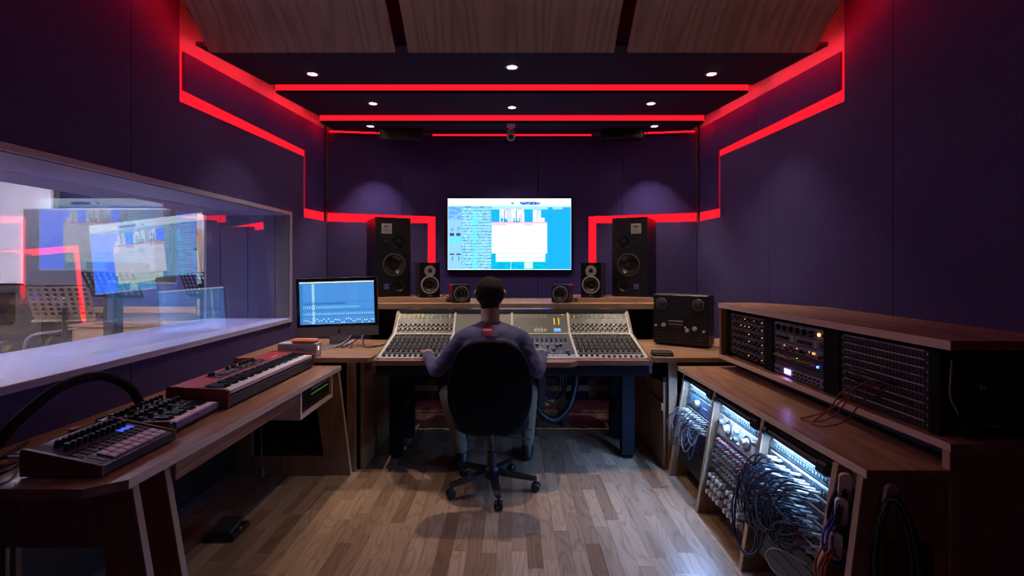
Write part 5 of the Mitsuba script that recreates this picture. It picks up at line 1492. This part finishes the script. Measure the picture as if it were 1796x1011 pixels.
for k, (x, z, lab, clab, col, r, wd, ht) in enumerate(((1.190, .665, 'topmost pale wooden peg at the near end of the bays', 'black cables hung in a coil on the topmost pale peg', (.012, .012, .016), .005, .05, .20), (1.176, .578, 'middle pale wooden peg at the near end of the bays', 'blue-violet cables hung in a coil on the middle pale peg', (.05, .045, .26), .0045, .05, .19),
                                                       (1.156, .455, 'lowest pale wooden peg at the near end of the bays', 'red cables hung in a coil on the lowest pale peg', (.36, .05, .035), .0045, .05, .15))):
    t = thing('cable_peg', lab, 'peg')
    tongue = sbox(-.002, -.04, .002, .03).buffer(.018)
    part(t, 'tongue', ext(tongue, .014, fr((x, 1.735, z), (.94, -.35, 0), (-.25, -.10, 1))), 'm_satin', (.50, .42, .42))
    part(t, 'shank', tube([(x + .0, 1.735, z - .03), (x + .10, 1.735, z - .05)], .009, 8), 'm_satin', (.42, .34, .32))
    put(thing('cable_coil', clab, 'cable'), coil(x + .008, 1.730, z - .008, wd, ht * .5, 6, r, k), 'm_gloss', col, True)
t = thing('cable_peg', 'wooden peg with painted-in red light, on the near end panel of the rack desk', 'peg')
part(t, 'tongue', ext(sbox(-.003, -.035, .003, .022).buffer(.018), .014, fr((1.285, 1.652, .672), (1, 0, 0), (0, -.2, 1))), 'm_satin', (.42, .26, .24))  # dark red light falling on this peg is painted into its colour
part(t, 'shank', tube([(1.285, 1.665, .65), (1.285, 1.64, .655)], .009, 8), 'm_satin', (.36, .2, .18))
put(thing('cable_coil', 'thick black cables hung in a long coil on the near end panel', 'cable'), coil(1.287, 1.632, .665, .062, .19, 7, .0065, 9), 'm_satin', (.010, .009, .010), True)

# ------------------------------------------------------------------ office chair
def loft(outline, layers, f, bend=0.0):
    """outline (n, 2), layers [(z, scale)] from back to front, caps closed"""
    o = np.asarray(outline, float)
    cen = o.mean(0)
    n = len(o)
    vs = []
    for z, s in layers:
        q = cen + (o - cen) * s
        vs.append(np.c_[q, z + bend * q[:, 0] ** 2])
    v = np.vstack(vs + [[(*cen, layers[0][0])], [(*cen, layers[-1][0])]])
    fs = []
    for k in range(len(layers) - 1):
        for i in range(n):
            j = (i + 1) % n
            fs += [(k * n + i, k * n + j, (k + 1) * n + j), (k * n + i, (k + 1) * n + j, (k + 1) * n + i)]
    a, b = len(layers) * n, len(layers) * n + 1
    e = (len(layers) - 1) * n
    for i in range(n):
        j = (i + 1) % n
        fs += [(a, j, i), (b, e + i, e + j)]
    return moved(trimesh.Trimesh(v, fs, process=False), f)


CXc, CYc = -.13, 3.15
t = thing('office_chair', 'black swivel office chair with a tall rounded backrest, the person sits on it', 'chair')
hw = [(.455, .07), (.47, .135), (.51, .188), (.58, .225), (.66, .246), (.75, .248), (.83, .236), (.91, .21), (.96, .178), (.993, .13), (1.01, .07)]
o = [(w_, z) for z, w_ in hw] + [(-w_, z) for z, w_ in hw[::-1]]
o = spline(o, 4, True)
FB = fr((CXc, 2.915, 0), (1, 0, 0), (0, -.055, 1))
part(t, 'backrest', loft(o, [(-.075, .86), (-.068, .94), (-.045, .985), (-.02, 1.0), (.0, .995)], FB @ tr(0, 0, .03), .25), 'm_matte', (.006, .006, .008), 40, label='tall black padded backrest')
part(t, 'back_shell', loft(o, [(.0, 1.0), (.012, .99), (.020, .95), (.024, .85)], FB @ tr(0, 0, .0305), .25), 'm_matte', (.006, .006, .008), 40)
so = rounded(.48, .46, .14, 6)
part(t, 'seat', loft(np.array(so.exterior.coords)[:-1], [(.405, .9), (.42, .98), (.455, 1.0), (.472, .96), (.478, .85)], tr(CXc, 3.19, 0)), 'm_matte', (.006, .006, .008), 40)
part(t, 'seat_plate', box(CXc - .12, CXc + .12, 3.05, 3.3, .375, .404, .006), 'm_satin', K)
part(t, 'back_post', tube(spline([(CXc, 3.1, .385), (CXc, 2.96, .375), (CXc, 2.90, .41), (CXc, 2.885, .55), (CXc, 2.875, .66)], 6), .024, 8), 'm_satin', K, True)
part(t, 'lever', tube([(CXc + .05, 3.15, .37), (CXc + .20, 3.20, .365), (CXc + .26, 3.22, .36)], .006, 6), 'm_satin', K2)
part(t, 'lever', tube([(CXc + .05, 3.07, .37), (CXc + .22, 3.09, .345), (CXc + .245, 3.095, .34)], .006, 6), 'm_satin', K2)
part(t, 'column', moved(lathe([(0, .10), (.030, .10), (.030, .24), (.020, .245), (.020, .38), (0, .38)], 16), tr(CXc, CYc, 0)), 'm_satin', (.014, .014, .016), 30)
part(t, 'hub', moved(lathe([(0, .075), (.045, .075), (.048, .13), (.034, .15), (0, .15)], 18), tr(CXc, CYc, 0)), 'm_satin', K, 30)
for k in range(5):
    a = math.radians(-80 + 72 * k)
    e = np.array((math.cos(a), math.sin(a), 0))
    p0, p1 = np.array((CXc, CYc, .115)) + e * .03, np.array((CXc, CYc, .080)) + e * .29
    q = fr(p0, p1 - p0, np.cross((0, 0, 1), p1 - p0))
    ln = np.linalg.norm(p1 - p0)
    ba = part(t, 'base_arm', loft([(-.014, -.026), (.012, -.026), (.016, 0), (.012, .026), (-.014, .026)], [(0, 1), (ln * .5, .9), (ln * .92, .72), (ln, .55)], q @ fr((0, 0, 0), (0, 0, 1), (0, 1, 0)) @ np.diag([1, 1, -1, 1.0])), 'm_satin', (.013, .013, .015))
    wc = np.array((CXc, CYc, .029)) + e * .285
    s_ = np.array((-e[1], e[0], 0))
    cst = unique(ba + '__castor')
    W = fr(wc, np.cross(s_, (0, 0, 1)), (0, 0, 1))
    put(cst, cat([moved(lathe([(0, -.026), (.022, -.026), (.029, -.018), (.029, -.006), (.010, -.004), (.010, .004), (.029, .006), (.029, .018), (.022, .026), (0, .026)], 18), W), moved(cyl(.008, .045, 8), tr(wc[0], wc[1], .04))]), 'm_satin', (.010, .010, .012), 35)

# ------------------------------------------------------------------ the seated person
def limb_chain(bones, length, taub=14):
    """bones: [((p, r), (p, r)), ...] -> one smooth closed surface"""
    parts_ = []
    for (p, r), (q, s) in bones:
        a = m3.Manifold.sphere(r, 20).translate(tuple(map(float, p)))
        b = m3.Manifold.sphere(s, 20).translate(tuple(map(float, q)))
        parts_.append(m3.Manifold.batch_hull([a, b]))
    m = m3.Manifold.batch_boolean(parts_, m3.OpType.Add)
    return m, length, taub


def finish(m, length, taub):
    m = m.refine_to_length(length)
    g = m.to_mesh()
    tm = trimesh.Trimesh(np.array(g.vert_properties[:, :3]), np.array(g.tri_verts), process=True)
    trimesh.smoothing.filter_taubin(tm, .5, -.53, iterations=taub)
    return tm


V3 = lambda *a: np.array(a, float)
hxm = -.148                                             # middle of the head
pel, spi, che, upc, nek = V3(-.13, 3.10, .565), V3(-.13, 3.11, .70), V3(-.132, 3.155, .86), V3(-.137, 3.185, .965), V3(-.143, 3.215, 1.055)
shL, elL, wrL = V3(-.322, 3.21, .965), V3(-.50, 3.215, .752), V3(-.60, 3.425, .828)
shR, elR, wrR = V3(.056, 3.21, .965), V3(.168, 3.175, .755), V3(.205, 3.40, .838)
hiL, knL, anL = V3(-.215, 3.12, .555), V3(-.45, 3.42, .545), V3(-.355, 3.46, .115)
hiR, knR, anR = V3(-.045, 3.12, .555), V3(.12, 3.47, .545), V3(.115, 3.61, .115)


def torso(d):
    return [((pel + V3(-.07, 0, 0), .115 + d), (pel + V3(.07, 0, 0), .115 + d)), ((pel, .125 + d), (spi, .118 + d)), ((spi + V3(-.05, 0, 0), .108 + d), (che + V3(-.075, 0, 0), .112 + d)), ((spi + V3(.05, 0, 0), .108 + d), (che + V3(.075, 0, 0), .112 + d)),
            ((che + V3(-.075, 0, 0), .112 + d), (upc + V3(-.085, 0, 0), .092 + d)), ((che + V3(.075, 0, 0), .112 + d), (upc + V3(.085, 0, 0), .092 + d)), ((upc + V3(-.085, 0, 0), .092 + d), (upc + V3(.085, 0, 0), .092 + d)), ((upc, .09 + d), (nek, .062 + d * .6)),
            ((shL, .058 + d), (nek + V3(-.03, -.01, -.015), .048 + d)), ((shR, .058 + d), (nek + V3(.03, -.01, -.015), .048 + d)), ((shL, .060 + d), (upc + V3(-.085, 0, -.02), .085 + d)), ((shR, .060 + d), (upc + V3(.085, 0, -.02), .085 + d))]


def arm(sh, el, wr, d, cut=1.0):
    fa = el + (wr - el) * .3
    w2 = el + (wr - el) * cut
    return [((sh, .058 + d), (sh + (el - sh) * .4, .050 + d)), ((sh + (el - sh) * .4, .050 + d), (el, .041 + d)), ((el, .041 + d), (fa, .041 + d)), ((fa, .041 + d), (w2, (.041 + (.026 - .041) * (cut - .3) / .7) + d))]


def leg(hi, kn, an, d, cut=1.0):
    c = kn + (an - kn) * .3
    e = kn + (an - kn) * cut
    return [((hi, .088 + d), (kn, .060 + d)), ((kn, .060 + d), (c, .056 + d)), ((c, .056 + d), (e, .040 + d))]


HC = V3(hxm, 3.262, 1.27)
head = [((HC + V3(0, -.020, .008), .085), (HC + V3(0, .028, .010), .082)), ((HC + V3(-.014, -.012, -.01), .074), (HC + V3(.014, -.012, -.01), .074)), ((HC + V3(0, .03, -.02), .070), (HC + V3(0, .060, -.085), .042)), ((HC + V3(-.03, .02, -.06), .044), (HC + V3(.03, .02, -.06), .044)),
        ((HC + V3(0, .085, -.10), .020), (HC + V3(0, .07, -.08), .03)), ((HC + V3(0, .098, -.015), .010), (HC + V3(0, .122, -.045), .012)), ((HC + V3(-.03, .085, .012), .016), (HC + V3(.03, .085, .012), .016)), ((HC + V3(-.016, .098, -.078), .009), (HC + V3(.016, .098, -.078), .009)),
        ((nek + V3(0, -.005, -.03), .064), (HC + V3(0, .0, -.07), .062)), ((nek + V3(0, .0, -.02), .058), (HC + V3(0, -.02, -.06), .055))]
for s in (-1, 1):
    head += [((HC + V3(s * .093, -.012, .008), .013), (HC + V3(s * .099, -.020, -.008), .012)), ((HC + V3(s * .099, -.020, -.008), .012), (HC + V3(s * .089, -.006, -.038), .010)), ((HC + V3(s * .074, .004, -.01), .016), (HC + V3(s * .092, -.012, -.008), .012))]


def hand(wr, fwd, side, curl):
    """bones of a hand: palm and five separate fingers; side points towards the thumb"""
    f = fwd / np.linalg.norm(fwd)
    s = side - f * (side @ f); s /= np.linalg.norm(s)
    up = np.cross(s, f); up *= np.sign(up[2])
    P = lambda a, b, c: wr + f * a + s * b + up * c
    out = [((wr, .025), (P(.03, .012, .004), .017)), ((wr, .024), (P(.03, -.012, .002), .016)), ((P(.03, .014, .004), .016), (P(.082, .028, .008), .0105)), ((P(.03, .0, .004), .016), (P(.086, .009, .010), .0105)), ((P(.03, -.01, .003), .016), (P(.082, -.010, .008), .0100)), ((P(.03, -.02, .001), .015), (P(.074, -.028, .003), .0095)),
           ((P(.078, .026, .007), .0105), (P(.074, -.026, .003), .0098))]
    for b, a0, ln, r, cc in ((.028, .082, .070, .0088, curl), (.0095, .087, .078, .0090, curl * 1.1), (-.0105, .083, .072, .0086, curl * 1.2), (-.0285, .075, .056, .0076, curl * 1.25)):
        p = P(a0, b, .008); ang = .05
        for seg, k in zip((.46, .31, .23), (1, 1.1, .8)):
            ang += cc * k
            q = p + (f * math.cos(ang) - up * math.sin(ang)) * ln * seg + s * b * .12
            out.append(((p, r), (q, r * .93)))
            p, r = q, r * .93
    t0 = P(.022, .024, -.004); t1 = P(.052, .050, -.010); t2 = P(.080, .056, -.020); t3 = P(.100, .050, -.030)
    out += [((t0, .015), (t1, .0115)), ((t1, .0112), (t2, .0095)), ((t2, .0095), (t3, .0082))]
    return out


per = thing('person', 'person seen from behind in a grey-blue sweater, seated at the mixing console', 'person')
fL, fR = V3(-.22, .97, -.02), V3(.10, .98, -.05)
bones = torso(-.012) + arm(shL, elL, wrL, -.010) + arm(shR, elR, wrR, -.010) + leg(hiL, knL, anL, -.012) + leg(hiR, knR, anR, -.012) + head
m1, *_ = limb_chain(bones, .012)
hb = hand(wrL, fL, V3(1, .2, 0), .32) + hand(wrR, fR, V3(-1, .1, 0), .38)
feet = []
for an, fx in ((anL, -.03), (anR, .01)):
    feet += [((an, .036), (an + V3(0, -.02, -.065), .034)), ((an + V3(0, -.01, -.06), .034), (an + V3(fx, .15, -.078), .028))]
m2, *_ = limb_chain(hb + feet, .004)
bodym = finish(m1 + m2, .0065, 7)
part(per, 'body', bodym, 'm_satin', (.42, .235, .17), True, label='head, neck and hands')
sw, *_ = limb_chain(torso(.004) + arm(shL, elL, wrL, .009, .90) + arm(shR, elR, wrR, .009, .90), .012)
sw = sw - m3.Manifold.sphere(.075, 24).translate((float(nek[0]), float(nek[1]) + .012, float(nek[2]) + .078))
sw = sw.trim_by_plane((0, 0, 1), .56)
swm = finish(sw, .012, 9)
pv = np.array(swm.vertices)
# folds at the elbows and across the back
n_ = swm.vertex_normals
fold = (meshkit.fbm(np.c_[pv[:, 0] * 16, pv[:, 1] * 16, pv[:, 2] * 30], 3, 2) - .5)
swm = trimesh.Trimesh(pv + n_ * (fold * .014)[:, None], swm.faces, process=False)
swk = part(per, 'sweater', swm, 'm_matte', (.092, .092, .19), True, label='grey-blue sweater')
tw, *_ = limb_chain(leg(hiL, knL, anL, .006, .93) + leg(hiR, knR, anR, .006, .93) + [((pel + V3(-.07, 0, 0), .120), (pel + V3(.07, 0, 0), .120)), ((hiL, .094), (hiR, .094))], .014)
tw = tw.trim_by_plane((0, 0, -1), -.60)
part(per, 'trousers', finish(tw, .014, 8), 'm_matte', (.20, .165, .125), True, label='beige trousers')
for an, fx in ((anL, -.03), (anR, .01)):
    sh_, *_ = limb_chain([((an + V3(0, 0, -.02), .047), (an + V3(0, -.02, -.070), .042)), ((an + V3(0, -.01, -.068), .043), (an + V3(fx, .165, -.083), .031)), ((an + V3(0, 0, -.04), .045), (an + V3(fx * .6, .09, -.072), .036))], .01)
    sh_ = sh_.trim_by_plane((0, 0, 1), .004)
    part(per, 'shoe', finish(sh_, .01, 6), 'm_satin', (.02, .02, .024), True, label='dark shoe')
hr = [((HC + V3(0, -.024, .012), .093), (HC + V3(0, .030, .018), .088)), ((HC + V3(-.016, -.016, -.012), .081), (HC + V3(.016, -.016, -.012), .081)), ((HC + V3(0, -.030, -.03), .066), (HC + V3(0, -.024, -.096), .059))]
hm, *_ = limb_chain(hr, .008)
face = m3.Manifold.cube((.3, .3, .30), True).rotate((-14, 0, 0)).translate((hxm, float(HC[1]) + .20, float(HC[2]) - .09))
hm = hm - face
for s in (-1, 1):
    hm = hm - m3.Manifold.cube((.03, .045, .11), True).translate((hxm + s * .092, float(HC[1]) + .012, float(HC[2]) - .035))
hmm = finish(hm, .006, 5)
pv = np.array(hmm.vertices)
fz_ = meshkit.fbm(pv * 150, 3, 4) - .5
hmm = trimesh.Trimesh(pv + hmm.vertex_normals * (fz_ * .010)[:, None], hmm.faces, process=False)
part(per, 'hair', hmm, 'm_matte', (.018, .013, .011), True, label='short dark hair')
for s in (-1, 1):
    part(per, 'eye', moved(trimesh.creation.icosphere(2, .0115), tr(*(HC + V3(s * .031, .092, -.012)))), 'm_gloss', (.55, .52, .5), True)
# round red emblem on the back of the sweater
from scipy.interpolate import griddata
back = pv2 = np.asarray(swm.vertices)
sel = (np.abs(back[:, 0] + .147) < .09) & (back[:, 2] > .88) & (back[:, 1] < 3.21) & (swm.vertex_normals[:, 1] < 0)


def on_back(m, cx_, cz_, off):
    v = np.array(m.vertices)
    x, z = cx_ + v[:, 0], cz_ + v[:, 1]
    y = griddata(back[sel][:, [0, 2]], back[sel][:, 1], np.c_[x, z], method='linear')
    y = np.where(np.isfinite(y), y, np.nanmean(y))
    return trimesh.Trimesh(np.c_[x, y - off - v[:, 2], z], m.faces, process=False)


def disc(r, n=24, rings=6):
    v = [(0, 0, 0)] + [(r * k / rings * math.cos(2 * math.pi * i / n), r * k / rings * math.sin(2 * math.pi * i / n), 0) for k in range(1, rings + 1) for i in range(n)]
    f_ = [(0, 1 + i, 1 + (i + 1) % n) for i in range(n)]
    for k in range(rings - 1):
        for i in range(n):
            a, b = 1 + k * n + i, 1 + k * n + (i + 1) % n
            f_ += [(a, a + n, b + n), (a, b + n, b)]
    return trimesh.Trimesh(v, f_, process=False)


part(swk, 'emblem', on_back(disc(.040), -.158, 1.035, .002), 'm_matte', (.20, .025, .05), label='round red emblem on the back')
bars = cat([quad((x, -.006, 0), (x + .008, -.006, 0), (x + .008, .007, 0), (x, .007, 0)) for x in (-.026, -.014, -.002, .010, .020)])
part(swk, 'emblem_mark', on_back(bars, -.158, 1.035, .004), 'm_matte', (.42, .34, .38), kind='stuff')
